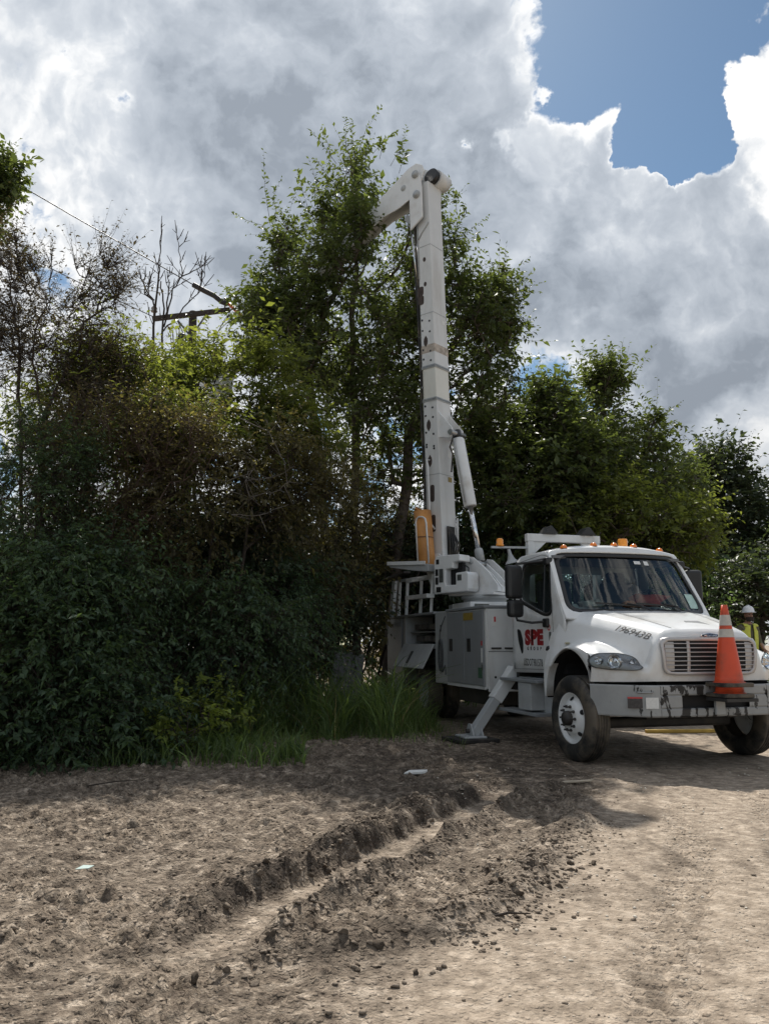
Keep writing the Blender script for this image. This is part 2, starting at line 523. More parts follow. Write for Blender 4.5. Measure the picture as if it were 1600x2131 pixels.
def mat_soil():
    m_ = bpy.data.materials.new("dry clay soil"); m_.use_nodes = True
    N = NT(m_.node_tree); bs = m_.node_tree.nodes['Principled BSDF']
    g = N.n('ShaderNodeNewGeometry').outputs['Position']
    churn = N.n('ShaderNodeAttribute', attribute_name='churn').outputs['Fac']
    n1 = N.noise(g, 1.1, 6, .6).outputs['Fac']; n2 = N.noise(g, 9, 7, .65).outputs['Fac']; n3 = N.noise(g, 55, 4, .6).outputs['Fac']
    dry = N.ramp(n2, [(.26, (.145, .113, .085)), (.5, (.315, .255, .196)), (.70, (.50, .418, .332))])
    mud = N.ramp(n2, [(.32, (.068, .051, .039)), (.53, (.225, .180, .137)), (.68, (.49, .408, .322))])
    c = N.mix(N.m('MULTIPLY', churn, N.ss(n1, .3, .62, .35, 1)), dry, mud)
    damp = N.n('ShaderNodeAttribute', attribute_name='damp').outputs['Fac']
    c = N.mix(N.m('MULTIPLY', damp, N.ss(N.noise(g, 3.5, 6, .65).outputs['Fac'], .36, .6)), c, (.062, .048, .037, 1))
    # pale grit and small dark crumbs
    v = N.n('ShaderNodeTexVoronoi'); N.put(v.inputs['Vector'], g); v.inputs['Scale'].default_value = 42
    c = N.mix(N.m('MULTIPLY', N.ss(v.outputs['Distance'], .25, .12), N.ss(n1, .42, .6, 0.0, .55)), c, (.46, .40, .33, 1))
    v2 = N.n('ShaderNodeTexVoronoi'); N.put(v2.inputs['Vector'], g); v2.inputs['Scale'].default_value = 23
    c = N.mix(N.m('MULTIPLY', N.ss(v2.outputs['Distance'], .22, .1), N.ss(n2, .5, .62, 0.0, .7)), c, (.12, .095, .072, 1))
    vc = N.n('ShaderNodeTexVoronoi'); N.put(vc.inputs['Vector'], N.vm('ADD', g, N.vm('SCALE', N.noise(g, 20, 3, .6).outputs['Color'], scale=.03))); vc.inputs['Scale'].default_value = 34
    sp = N.n('ShaderNodeSeparateColor'); N.put(sp.inputs[0], vc.outputs['Color'])
    c = N.vm('SCALE', c, scale=N.m('ADD', 1.0, N.m('MULTIPLY', N.m('SUBTRACT', sp.outputs[0], .5), N.m('ADD', .30, N.m('MULTIPLY', churn, .45)))))
    # dried oil-dark smears along the track
    mp = N.n('ShaderNodeMapping'); N.put(mp.inputs['Vector'], g); mp.inputs['Rotation'].default_value = (0, 0, R(-25)); mp.inputs['Scale'].default_value = (2.2, .7, 1)
    c = N.mix(N.m('MULTIPLY', N.ss(N.noise(mp.outputs[0], 1.3, 7, .66).outputs['Fac'], .49, .68), N.m('SUBTRACT', .75, N.m('MULTIPLY', churn, .4))), c, (.105, .082, .062, 1))
    N.put(bs.inputs['Base Color'], c); bs.inputs['Roughness'].default_value = .95; bs.inputs['Specular IOR Level'].default_value = .15
    b = N.n('ShaderNodeBump'); b.inputs['Strength'].default_value = 1.0
    N.put(b.inputs['Distance'], N.m('ADD', .014, N.m('MULTIPLY', churn, .022)))
    hh = N.m('ADD', N.m('MULTIPLY', n3, .55), N.m('MULTIPLY', N.noise(g, 130, 3, .6).outputs['Fac'], .3))
    hh = N.m('ADD', hh, N.m('MULTIPLY', N.ss(vc.outputs['Distance'], .5, .1), .5))
    N.put(b.inputs['Height'], N.m('ADD', hh, N.m('MULTIPLY', N.noise(g, 18, 6, .65).outputs['Fac'], .8)))
    N.put(bs.inputs['Normal'], b.outputs[0])
    return m_
soil = mat_soil()
dR, sR, pR = seg_dist(GX, GY, RUT)
damp = np.clip(np.where(sR > 0, sstep(dR, .14, .2) * (1 - sstep(dR, .34, .5)), .8 * np.exp(-((dR - .25) / .09) ** 2)), 0, 1) * sstep(pR, 1.2, 2.6)
d2_, _, p2_ = seg_dist(GX, GY, RIDGE2)
damp = np.maximum(damp, .9 * np.exp(-(d2_ / .17) ** 2))
damp = np.maximum(damp, .75 * sstep(GX, -1.6, .2) * (1 - sstep(GX, 1.9, 2.5)) * sstep(GY, 6.9, 8.2) * (1 - sstep(GY, 10.5, 11.5)))
rutfloor = (1 - sstep(dR, .10, .17)) * sstep(pR, 1.4, 2.7) * (1 - sstep(pR, 6.4, 7.6)) * .8
GC = GC * (1 - .9 * rutfloor)
gm = np_mesh("ground", np.stack([GX, GY, GH], -1).reshape(-1, 3), quads, {'churn': GC.ravel(), 'damp': damp.ravel()}, smooth=True)
ground = link("ground", gm, soil)
tag(ground, "dry tan clay ground churned into ruts", None, None, "structure")

# clods: rounded lumps of broken soil
def ico(sub):
    bm = bmesh.new(); bmesh.ops.create_icosphere(bm, subdivisions=sub, radius=1.0)
    v = np.array([x.co[:] for x in bm.verts]); f = np.array([[q.index for q in p.verts] for p in bm.faces]); bm.free()
    return v, f
ICO1, ICO2 = ico(1), ico(2)
clod_dark = mat("damp clod", (.115, .09, .068), .95, var=.35, vscale=30, bump=.6, bscale=60, spec=.15)
clod_dry = mat("dry clod", (.235, .19, .147), .95, var=.25, vscale=30, bump=.6, bscale=60, spec=.15)
def lump(r_, seed, src):
    rg = np.random.default_rng(seed)
    v, f = src
    v = v.copy()
    for _ in range(9):                                   # chop flat facets like broken clay
        nrm = rg.normal(size=3); nrm /= np.linalg.norm(nrm); lim = rg.uniform(.35, .75)
        dd = v @ nrm; v = v - np.outer(np.maximum(dd - lim, 0), nrm)
    v = v * (1 + .16 * rg.normal(size=(len(v), 1))) * np.array([1, rg.uniform(.5, 1), rg.uniform(.35, .7)])
    return v * r_, f
def clods():
    rg = np.random.default_rng(5)
    shapes = [np_mesh("clod", *lump(1.0, 100 + i, ICO2)) for i in range(7)]
    for i, me in enumerate(shapes): me.materials.append(clod_dark if i % 3 else clod_dry)
    big = []
    def along(path, off, spread, n, r0, r1, t0=0., t1=1.):
        for _ in range(n):
            t = rg.uniform(t0, t1) * (len(path) - 1.001); i = int(t); q = t - i
            x = path[i][0] * (1 - q) + path[i + 1][0] * q; y = path[i][1] * (1 - q) + path[i + 1][1] * q
            dx, dy = path[i + 1][0] - path[i][0], path[i + 1][1] - path[i][1]; L = math.hypot(dx, dy)
            o = rg.normal(off, spread)
            big.append((x - dy / L * o, y + dx / L * o, r0 + (r1 - r0) * rg.random() ** 2.2))
    along(RUT, .28, .10, 60, .015, .05, .32, .85)
    along(RUT, -.27, .06, 60, .014, .036, .15, .85)
    along(RIDGE2, .0, .12, 75, .014, .04, 0, .95)
    along(RIDGE2, -.1, .10, 30, .02, .05, .45, .8)
    for x, y, r_ in big:
        o = link("clod", shapes[rg.integers(7)], None, ground)
        o.location = (x, y, gz(x, y) + r_ * .18); o.scale = (r_,) * 3
        o.rotation_euler = (rg.uniform(-.5, .5), rg.uniform(-.5, .5), rg.uniform(0, 6.28))
    V, F, n0 = [], [], 0
    lib = [lump(1.0, 200 + i, ICO1) for i in range(8)]
    n = 9000
    X = rg.uniform(-4.3, 3.4, n); Y = 2.6 + 8.0 * rg.random(n) ** 1.15
    dE, sE, _ = seg_dist(X, Y, EDGE)
    dens = np.where(sE > 0, .25 + .75 * sstep(fbm(X * 1.8, Y * 1.8, 3, 91), .42, .62), .10 * np.exp(-dE / .8) + .03)
    keep = rg.random(n) < dens
    X, Y = X[keep], Y[keep]
    for path, offs, cnt in ((RUT, ((.30, .12), (-.27, .09)), 800), (RIDGE2, ((0., .17), (-.1, .15)), 800)):
        pa = np.array(path); 
        for om, osd in offs:
            t = rg.uniform(.25, .95, cnt) * (len(pa) - 1.001); i = t.astype(int); q = (t - i)[:, None]
            p = pa[i] * (1 - q) + pa[i + 1] * q; d_ = pa[i + 1] - pa[i]; d_ /= np.linalg.norm(d_, axis=1, keepdims=True)
            o_ = rg.normal(om, osd, cnt); X = np.concatenate([X, p[:, 0] - d_[:, 1] * o_]); Y = np.concatenate([Y, p[:, 1] + d_[:, 0] * o_])
    d1, s1, _ = seg_dist(X, Y, RUT); k2 = d1 > .17; X, Y = X[k2], Y[k2]
    Z = ground_h(X, Y)[0]
    for x, y, z in zip(X, Y, Z):
        v, f = lib[rg.integers(8)]; r_ = .006 + .020 * rg.random() ** 3
        a = rg.uniform(0, 6.28); ca, sa = math.cos(a), math.sin(a)
        V.append(v @ np.array([[ca, sa, 0], [-sa, ca, 0], [0, 0, 1]]) * r_ + (x, y, z + r_ * .2)); F.append(f + n0); n0 += len(v)
    o = link("soil_crumbs", np_mesh("soil_crumbs", np.concatenate(V), np.concatenate(F)), clod_dry)
    tag(o, "scattered crumbs of broken dry soil on the ground", None, None, "stuff")
    # pale limestone grit on the driven track
    n = 1500
    X = rg.uniform(.4, 6.0, n); Y = 2.6 + 7 * rg.random(n) ** 1.2; Z = ground_h(X, Y)[0]
    V, F, n0 = [], [], 0
    for x, y, z in zip(X, Y, Z):
        v, f = lib[rg.integers(8)]; r_ = .004 + .013 * rg.random() ** 3
        V.append(v * r_ + (x, y, z + r_ * .3)); F.append(f + n0); n0 += len(v)
    o = link("grit", np_mesh("grit", np.concatenate(V), np.concatenate(F)), mat("pale grit", (.55, .5, .42), .9, var=.3, vscale=20))
    tag(o, "pale stone grit strewn over the driven dirt track", None, None, "stuff")
clods()

# ------------------------------------------------------------------ vegetation
bark_grey = mat("grey bark", (.115, .095, .078), .9, var=.4, vscale=9, bump=.7, bscale=25, spec=.2)
bark_dark = mat("dark bark", (.060, .048, .040), .9, var=.4, vscale=9, bump=.7, bscale=25, spec=.2)
bark_pale = mat("pale dead wood", (.13, .115, .10), .9, var=.35, vscale=9, spec=.2)
LEAF = {
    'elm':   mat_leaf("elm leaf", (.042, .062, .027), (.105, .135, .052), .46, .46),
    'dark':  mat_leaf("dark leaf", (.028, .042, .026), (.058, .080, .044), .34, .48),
    'hedge': mat_leaf("hedge leaf", (.034, .064, .042), (.090, .140, .066), .42, .42),
    'brown': mat_leaf("olive brown leaf", (.066, .058, .034), (.145, .130, .062), .44, .48),
    'light': mat_leaf("light leaf", (.085, .110, .034), (.185, .215, .065), .56, .46),
    'dry':   mat_leaf("dry twig leaf", (.050, .040, .032), (.100, .082, .055), .28, .5),
    'sapling': mat_leaf("painted-sun sapling leaf", (.11, .15, .038), (.23, .28, .075), .58, .4),  # brighter than the other leaves: sunlight put into the colour
    'grass': mat_leaf("grass blade", (.055, .095, .034), (.150, .210, .080), .48, .42),
}
def unit(v): return v / np.maximum(np.linalg.norm(v, axis=-1, keepdims=True), 1e-9)

def leaf_arrays(P, D, N, L, W, tint):
    D = unit(D); S = unit(np.cross(D, N)); N = unit(np.cross(S, D))
    L, W = L[:, None], W[:, None]
    mid = P + D * L * .45
    v = np.stack([P, mid + S * W * .5 + N * W * .16, P + D * L - N * L * .14, mid - S * W * .5 + N * W * .16], 1)
    n = len(P); b = np.arange(n)[:, None] * 4
    f = np.concatenate([b + np.array([[0, 1, 2]]), b + np.array([[0, 2, 3]])], 0)
    return v.reshape(-1, 3), f, np.repeat(tint, 4)

def tube_arrays(P, Rr, sides=3):
    """P (M,K,3) polylines, Rr (M,K) radii"""
    M_, K = P.shape[:2]
    d = np.gradient(P, axis=1); d = unit(d)
    ref = np.where(np.abs(d[..., 2:3]) > .9, np.array([1., 0, 0]), np.array([0, 0, 1.]))
    a = unit(np.cross(d, ref)); b = np.cross(d, a)
    t = np.arange(sides) * 2 * math.pi / sides
    ring = P[:, :, None] + Rr[:, :, None, None] * (a[:, :, None] * np.cos(t)[:, None] + b[:, :, None] * np.sin(t)[:, None])
    v = ring.reshape(-1, 3)
    base = (np.arange(M_)[:, None, None] * K + np.arange(K - 1)[None, :, None]) * sides
    k = np.arange(sides)[None, None]; k2 = (k + 1) % sides
    f = np.stack([base + k, base + k2, base + sides + k2, base + sides + k], -1).reshape(-1, 4)
    return v, f

def in_ellipsoids(ells, n, rg, shell=.35):
    """points in a union of ellipsoids (centre, radii), number by volume, pushed outwards"""
    w = np.array([e[1][0] * e[1][1] * e[1][2] for e in ells]) ** .6; w /= w.sum()
    pick = rg.choice(len(ells), n, p=w)
    u = unit(rg.normal(size=(n, 3))); r_ = rg.random(n) ** shell
    c = np.array([e[0] for e in ells], float)[pick]; rad = np.array([e[1] for e in ells], float)[pick]
    return c + u * rad * r_[:, None]

def plant(name, label, cat, stems, ells, leaf, bark, n_clump=120, twigs=12, leaves=12, L=.09, tw_len=.7, up=.35, droop=.0, seed=1, group=None,
          r0=.12, W=.5, shoots=None, outward=.8, spread=.9, tint=(0., 1.), twig_r=.006, shell=.4, curl=.25, limb_r=1.0, leaf_start=.25):
    """one tree or shrub: stems and limbs (trunk), thin twigs, leaves (crown)"""
    rg = np.random.default_rng(seed)
    base = Vector(stems[0][0])
    root = empty(name, base); tag(root, label, cat, group)
    b0 = np.array(base)
    # --- skeleton: stems first, then every clump joined to the nearest lower node
    nodes, parent = [], []
    tips = []
    for st in stems:
        prev = -1
        pts = [np.array(p, float) for p in st]
        if nodes:                                        # further stems leave the same root
            prev = 0; pts = [nodes[0] * .9 + pts[0] * .1 - np.array([0, 0, .05])] + pts
        for i in range(len(pts) - 1):
            for q in np.linspace(0, 1, 6)[(0 if i == 0 else 1):]:
                nodes.append(pts[i] * (1 - q) + pts[i + 1] * q + (rg.normal(0, .03, 3) if 0 < q < 1 else 0)); parent.append(prev); prev = len(nodes) - 1
    C = in_ellipsoids(ells, n_clump, rg, shell)
    C = C[C[:, 2] > b0[2] + .15]
    ctr = np.mean([e[0] for e in ells], axis=0)
    anchor = np.array(nodes)[:]
    order = np.argsort(np.min(np.linalg.norm(C[:, None] - anchor[None], axis=-1), axis=1))
    ends = []
    for i in order:
        c = C[i]; A = np.array(nodes)
        dd = np.linalg.norm(A - c, axis=1) + np.maximum(A[:, 2] - c[2] + .15, 0) * 2.5
        j = int(np.argmin(dd)); a = A[j]
        L_ = np.linalg.norm(c - a); k = max(2, min(6, int(L_ / .5) + 1)); prev = j
        side = rg.normal(0, .10 * L_, 3)
        for q in np.linspace(0, 1, k + 1)[1:]:
            p = a * (1 - q) + c * q + side * math.sin(math.pi * q) + np.array([0, 0, -.10 * L_ * math.sin(math.pi * q)])
            nodes.append(p); parent.append(prev); prev = len(nodes) - 1
        ends.append(prev)
    A = np.array(nodes); par = np.array(parent); cnt = np.zeros(len(A))
    for e in ends: cnt[e] += 1
    for i in range(len(A) - 1, -1, -1):
        if par[i] >= 0: cnt[par[i]] += max(cnt[i], .6)
    rad = r0 * (np.maximum(cnt, .5) / max(cnt.max(), 1)) ** .5 * limb_r
    rad = np.maximum(rad, .007)
    m_ = par >= 0
    ch = np.nonzero(m_)[0]
    seg = np.stack([A[par[ch]], A[ch]], 1)
    seg = np.concatenate([seg[:, :1] - (seg[:, 1:] - seg[:, :1]) * .06, seg[:, 1:]], 1)
    v, f = tube_arrays(seg, np.stack([np.minimum(rad[par[ch]], rad[ch] * 1.5), rad[ch]], 1), 6)
    tr = link("trunk", np_mesh("trunk", v - b0, f, smooth=True), bark, root)
    # --- twigs
    E_ = A[ends]; n = len(E_)
    start = np.repeat(E_, twigs, 0)
    out = unit(start - ctr + rg.normal(0, .01, start.shape))
    dirs = unit(rg.normal(size=start.shape) * spread + out * outward + np.array([0, 0, up]))
    Lt = tw_len * (.45 + .75 * rg.random(len(start)))
    if shoots:
        sp = np.array([s_[0] for s_ in shoots]); sd = np.array([s_[1] for s_ in shoots])
        start = np.concatenate([start, sp]); dirs = np.concatenate([dirs, unit(sd)]); Lt = np.concatenate([Lt, np.linalg.norm(sd, axis=1)])
    K = 3; q = np.linspace(0, 1, K)
    bend = rg.normal(0, curl, (len(start), 3)) + np.array([0, 0, -droop])
    P = start[:, None] + dirs[:, None] * (Lt[:, None] * q)[..., None] + bend[:, None] * (Lt[:, None] * q ** 2)[..., None]
    v, f = tube_arrays(P, np.broadcast_to(twig_r * (1.15 - q), (len(start), K)) , 3)
    link("twigs", np_mesh("twigs", v - b0, f), bark, root)
    # --- leaves, alternate along each twig
    if leaves:
        nl = np.full(len(start), leaves)
        if shoots: nl[-len(shoots):] = np.maximum(leaves * 2, (Lt[-len(shoots):] / L * 1.5).astype(int))
        ti = np.repeat(np.arange(len(start)), nl)
        k = np.concatenate([np.arange(c_) for c_ in nl]); t = leaf_start + (1.02 - leaf_start) * (k + rg.random(len(k)) * .6) / nl[ti]
        pos = start[ti] + dirs[ti] * (Lt[ti] * t)[:, None] + bend[ti] * (Lt[ti] * t ** 2)[:, None]
        ax = unit(dirs[ti] + 2 * bend[ti] * t[:, None])
        sd = unit(np.cross(ax, rg.normal(size=ax.shape) * .35 + np.array([0, 0, 1.])))
        sgn = np.where(k % 2, 1., -1.)[:, None]
        D = ax * .55 + sd * sgn * .85 + rg.normal(0, .28, ax.shape) + np.array([0, 0, -.22 - droop * .5])
        N_ = np.array([0, 0, 1.]) + rg.normal(0, .55, ax.shape)
        LL = L * np.clip(np.exp(rg.normal(-.08, .38, len(k))), .35, 1.9) * (.75 + .5 * rg.random(len(start)))[ti]
        cl = rg.random(len(start))[ti]
        tn = np.clip(tint[0] + (tint[1] - tint[0]) * (.55 * cl + .45 * rg.random(len(k))), 0, 1)
        v, f, tt = leaf_arrays(pos, D, N_, LL, LL * W, tn)
        link("crown", np_mesh("crown", v - b0, f, tt), LEAF[leaf], root)
    return root

def E(px, py, Y, rx, ry, rd):
    """an ellipsoid of foliage whose middle stands at distance Y"""
    s = Y / FPX * 1.02
    return (tuple(at(px, py, Y)), (rx * s, rd, ry * s))
def gp(px, Y, dz=0.0):
    x = (px - 800.) / FPX * Y
    return (x, Y, gz(x, Y) + dz)

# the tall elm behind the boom
Y0 = 19.0
shoots = []
rg0 = np.random.default_rng(3)
for px, py, dx, dy in ((738, 330, -12, -95), (745, 320, 12, -85), (700, 340, -40, -60), (790, 330, 18, -55), (812, 345, 40, -50), (690, 380, -35, -70), (760, 340, 6, -70), (830, 360, 25, -55),
                       (560, 450, -20, -75), (552, 470, -50, -8), (575, 440, -30, -50), (640, 430, -20, -60), (655, 420, -12, -50), (955, 470, 35, -55), (945, 500, 52, -30), (950, 440, 12, -50),
                       (1030, 560, 45, -12), (1060, 640, 32, -22), (690, 330, -8, -45), (720, 310, 0, -62), (775, 320, 30, -50), (585, 560, -25, -40), (660, 400, -30, -45)):
    yy = Y0 + rg0.uniform(-.6, .6)
    a, b = at(px, py, yy), at(px + dx, py + dy, yy + rg0.uniform(-.2, .2))
    shoots.append((tuple(a), tuple((b - a) * 1.1)))
b_ = gp(745, Y0)
plant("elm_tree", "tall green elm with long upright shoots rising behind the white boom", "tree",
      [[b_, at(740, 980, Y0), at(735, 700, Y0), at(742, 500, Y0), at(745, 370, Y0)],
       [gp(700, Y0), at(660, 900, Y0 - .3), at(610, 680, Y0 - .3), at(575, 540, Y0 - .2)],
       [gp(800, Y0 + .3), at(850, 900, Y0 + .3), at(930, 740, Y0 + .3), at(985, 640, Y0 + .2)]],
      [E(735, 700, Y0 - .2, 170, 190, 2.0), E(745, 440, Y0, 62, 110, 1.0), E(600, 545, Y0, 45, 75, .8), E(560, 690, Y0 - .4, 60, 60, 1.1), E(995, 680, Y0, 62, 95, 1.2), E(1045, 700, Y0, 20, 40, .6),
       E(945, 560, Y0, 22, 60, .6), E(640, 720, Y0 - .9, 80, 100, 1.2), E(830, 890, Y0, 200, 120, 2.2), E(1000, 810, Y0, 70, 80, 1.3), E(690, 500, Y0, 32, 80, .6),
       E(735, 520, Y0 - 1.7, 42, 55, .5), E(680, 600, Y0 - 1.2, 60, 60, .6), E(610, 660, Y0 - .9, 70, 60, .6), E(740, 450, Y0 - 1.5, 22, 40, .4), E(870, 660, Y0 + .2, 120, 160, 1.6), E(870, 500, Y0 + .2, 60, 80, .9), E(1010, 640, Y0 + .3, 60, 80, 1.0), E(540, 640, Y0, 40, 50, .6), E(762, 480, 16.9, 26, 34, .35), E(700, 560, 17.1, 45, 50, .5)],
      'elm', bark_grey, n_clump=470, twigs=10, leaves=12, L=.120, tw_len=.78, up=.65, seed=11, r0=.22, shoots=shoots, W=.48, outward=.5, spread=.75)

# trees to the right of the boom, behind the cab
plant("leafy_tree", "loose leafy tree between the boom and the cab roof", "tree",
      [[gp(1090, 20.5), at(1080, 1050, 20.5), at(1040, 900, 20.5)], [gp(1120, 20.5), at(1120, 1000, 20.6), at(1150, 830, 20.6)]],
      [E(1040, 930, 20.5, 75, 75, 1.5), E(1145, 880, 20.6, 45, 65, 1.0), E(1085, 1030, 20.2, 150, 110, 1.8), E(1180, 970, 20.4, 80, 80, 1.4)],
      'elm', bark_grey, n_clump=270, twigs=12, leaves=11, L=.135, tw_len=.85, up=.35, seed=21, r0=.18, group=None)
plant("pointed_tree", "tall green tree with a pointed top above the orange roof beacon", "tree",
      [[gp(1265, 22.5), at(1262, 1050, 22.5), at(1255, 880, 22.5), at(1250, 760, 22.5)], [gp(1300, 22.5), at(1330, 1000, 22.6), at(1350, 860, 22.6)]],
      [E(1252, 815, 22.5, 48, 42, 1.0), E(1240, 920, 22.5, 75, 70, 1.5), E(1335, 925, 22.5, 60, 50, 1.2), E(1290, 1010, 22.3, 140, 80, 1.9), E(1410, 1000, 22.6, 45, 50, 1.0)],
      'elm', bark_grey, n_clump=190, twigs=12, leaves=11, L=.13, tw_len=.9, up=.4, seed=22, r0=.20)
plant("bushy_tree", "light green bushy tree low behind the cab roof", "tree",
      [[gp(1290, 19.5), at(1285, 1130, 19.5), at(1280, 1080, 19.5)]],
      [E(1230, 1085, 19.5, 95, 60, 1.2), E(1320, 1060, 19.6, 75, 60, 1.1), E(1400, 1110, 19.8, 90, 70, 1.2)],
      'light', bark_grey, n_clump=110, twigs=11, leaves=11, L=.12, tw_len=.7, up=.3, seed=23, r0=.10)
plant("dark_tree", "dense dark tree at the far right beyond the worker", "tree",
      [[gp(1520, 31), at(1515, 1150, 31), at(1500, 1040, 31)], [gp(1560, 31), at(1580, 1150, 31), at(1600, 1080, 31)]],
      [E(1475, 1010, 31, 65, 70, 2.4), E(1540, 1085, 31, 75, 75, 2.4), E(1620, 1150, 31, 85, 75, 2.6), E(1430, 1060, 31.5, 65, 90, 2.2), E(1500, 1180, 31, 130, 100, 2.8), E(1650, 1220, 31, 120, 90, 2.6)],
      'dark', bark_dark, n_clump=330, twigs=12, leaves=11, L=.19, tw_len=1.15, up=.25, seed=24, r0=.3, tint=(.1, .8))
plant("far_tree", "low dark tree in the distance behind the worker in the yellow vest", "tree",
      [[gp(1620, 24), at(1625, 1260, 24), at(1630, 1200, 24)]],
      [E(1520, 1240, 24, 110, 60, 1.6), E(1640, 1220, 24, 110, 80, 1.6), E(1440, 1250, 24.5, 80, 60, 1.4)],
      'dark', bark_dark, n_clump=130, twigs=11, leaves=11, L=.14, tw_len=.9, up=.2, seed=25, r0=.14)
# undergrowth closing the view behind the truck
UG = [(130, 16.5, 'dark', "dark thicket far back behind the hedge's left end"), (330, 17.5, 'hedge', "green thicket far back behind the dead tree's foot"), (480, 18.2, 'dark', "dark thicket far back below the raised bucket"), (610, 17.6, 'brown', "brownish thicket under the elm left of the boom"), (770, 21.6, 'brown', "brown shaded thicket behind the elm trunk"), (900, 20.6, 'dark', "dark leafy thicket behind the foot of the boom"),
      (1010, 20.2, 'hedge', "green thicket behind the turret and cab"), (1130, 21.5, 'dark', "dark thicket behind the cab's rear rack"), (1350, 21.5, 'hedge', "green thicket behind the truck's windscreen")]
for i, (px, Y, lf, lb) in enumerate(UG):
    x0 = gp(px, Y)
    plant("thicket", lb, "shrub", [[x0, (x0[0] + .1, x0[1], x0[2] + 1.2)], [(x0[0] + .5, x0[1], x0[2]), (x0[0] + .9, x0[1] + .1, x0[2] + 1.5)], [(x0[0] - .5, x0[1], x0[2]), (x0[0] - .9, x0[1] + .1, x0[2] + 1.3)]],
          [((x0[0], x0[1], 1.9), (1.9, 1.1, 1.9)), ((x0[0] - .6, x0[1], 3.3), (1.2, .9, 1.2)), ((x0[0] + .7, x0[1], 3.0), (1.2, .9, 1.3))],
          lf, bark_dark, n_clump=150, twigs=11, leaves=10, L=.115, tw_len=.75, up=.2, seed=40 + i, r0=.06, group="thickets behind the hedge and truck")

# hedge and vines on the left
HEDGE = [
    # label, px of foot, Y, ellipsoids, leaf, leafsize, clumps, droop
    ("dusty shrub at the left edge, pale glints on its leaves", 40, 10.8, [E(40, 1130, 10.8, 130, 150, .8), E(30, 960, 11.2, 110, 130, .8), E(130, 1010, 11.2, 90, 110, .7)], 'hedge', .07, 190, .10),
    ("low dark green shrub at the left edge by the bare ground", 60, 10.1, [E(60, 1400, 10.1, 150, 140, .7), E(150, 1500, 9.95, 150, 80, .5), E(20, 1520, 10.0, 120, 70, .5)], 'hedge', .075, 230, .22),
    ("hanging green shrub reaching out above the dark hollow", 190, 10.6, [E(180, 1230, 10.6, 110, 110, .7), E(100, 1260, 10.5, 110, 110, .7)], 'hedge', .075, 170, .30),
    ("blue green creeper mound in the middle of the hedge", 420, 11.6, [E(420, 1330, 11.6, 150, 110, .7), E(330, 1400, 11.3, 90, 80, .6), E(520, 1320, 12.0, 90, 90, .6)], 'hedge', .07, 210, .35),
    ("creeper mound in deep shade beside the grey board", 590, 13.2, [E(590, 1330, 13.2, 100, 80, .6), E(560, 1240, 13.4, 110, 80, .6)], 'hedge', .07, 150, .3),
    ("yellow green leafy shrub below the utility pole", 470, 15.5, [E(430, 850, 15.5, 100, 60, 1.0), E(540, 800, 15.6, 50, 80, .9), E(340, 870, 15.3, 110, 70, 1.0), E(560, 900, 15.5, 100, 80, 1.0), E(450, 795, 15.6, 60, 40, .6), E(390, 780, 15.6, 60, 30, .5)], 'light', .10, 190, .05),
    ("green shrub with rusty twigs left of the dead tree", 230, 13.0, [E(240, 790, 13, 100, 60, .5), E(190, 880, 12.8, 130, 70, .45), E(320, 900, 12.8, 110, 80, .45)], 'light', .085, 170, .05),
    ("brown shaded shrub across the middle of the hedge", 420, 12.4, [E(400, 1020, 12.4, 150, 110, .55), E(560, 1010, 12.8, 130, 120, .55), E(300, 1120, 12.2, 120, 90, .5)], 'brown', .08, 220, .20),
    ("dark brown drooping shrub left of the boom's foot", 690, 16.6, [E(670, 1050, 16.4, 120, 130, .9), E(790, 1060, 19.6, 110, 150, .8), E(640, 1180, 15.4, 110, 90, .8)], 'brown', .085, 230, .25),
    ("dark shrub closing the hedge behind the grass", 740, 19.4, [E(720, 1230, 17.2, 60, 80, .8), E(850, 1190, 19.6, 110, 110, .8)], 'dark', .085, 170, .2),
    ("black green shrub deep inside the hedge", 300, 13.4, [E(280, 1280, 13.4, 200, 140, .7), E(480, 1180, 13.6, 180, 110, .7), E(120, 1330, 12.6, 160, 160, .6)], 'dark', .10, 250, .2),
]
for i, (lb, px, Y, ells, lf, L_, nc, dr) in enumerate(HEDGE):
    x0 = gp(px, Y)
    c0 = np.mean([e[0] for e in ells], axis=0)
    st = [[(x0[0] + dx, x0[1] + .2, x0[2]), (x0[0] * .5 + c0[0] * .5 + dx * 1.5, c0[1] + .2, (x0[2] + c0[2]) / 2), (c0[0] + dx * 2.5, c0[1] + .15, c0[2])] for dx in (-.25, .05, .3)]
    rgs = np.random.default_rng(300 + i); sprays = []
    for _ in range(16 if i < 5 else 10):                 # long arching sprays that reach out of the mass
        e = ells[rgs.integers(len(ells))]; v = unit(rgs.normal(size=3) * np.array([1, .6, .7]) + np.array([0, -.7, .35]))
        p0 = np.array(e[0]) + v * np.array(e[1]) * .85
        sprays.append((tuple(p0), tuple((v * np.array([.9, .5, .25]) + np.array([0, -.15, .12 - .25 * rgs.random()])) * rgs.uniform(.6, 1.15))))
    plant("hedge_shrub", lb, "shrub", st, ells, lf, bark_dark, n_clump=int(nc * .72), twigs=12, leaves=18 if i in (0, 1, 2) else 14, L=L_ * ((.60 if i in (0, 1, 2) else .74) + .12 * ((i * 7) % 4)), tw_len=.60 + .12 * ((i * 3) % 4), up=.25, W=.42, spread=.62, outward=1.0, droop=dr * 1.6, curl=.3, seed=60 + i, r0=.05, group="shrubs of the overgrown hedge", twig_r=.004, shoots=sprays, tint=(0, .9))

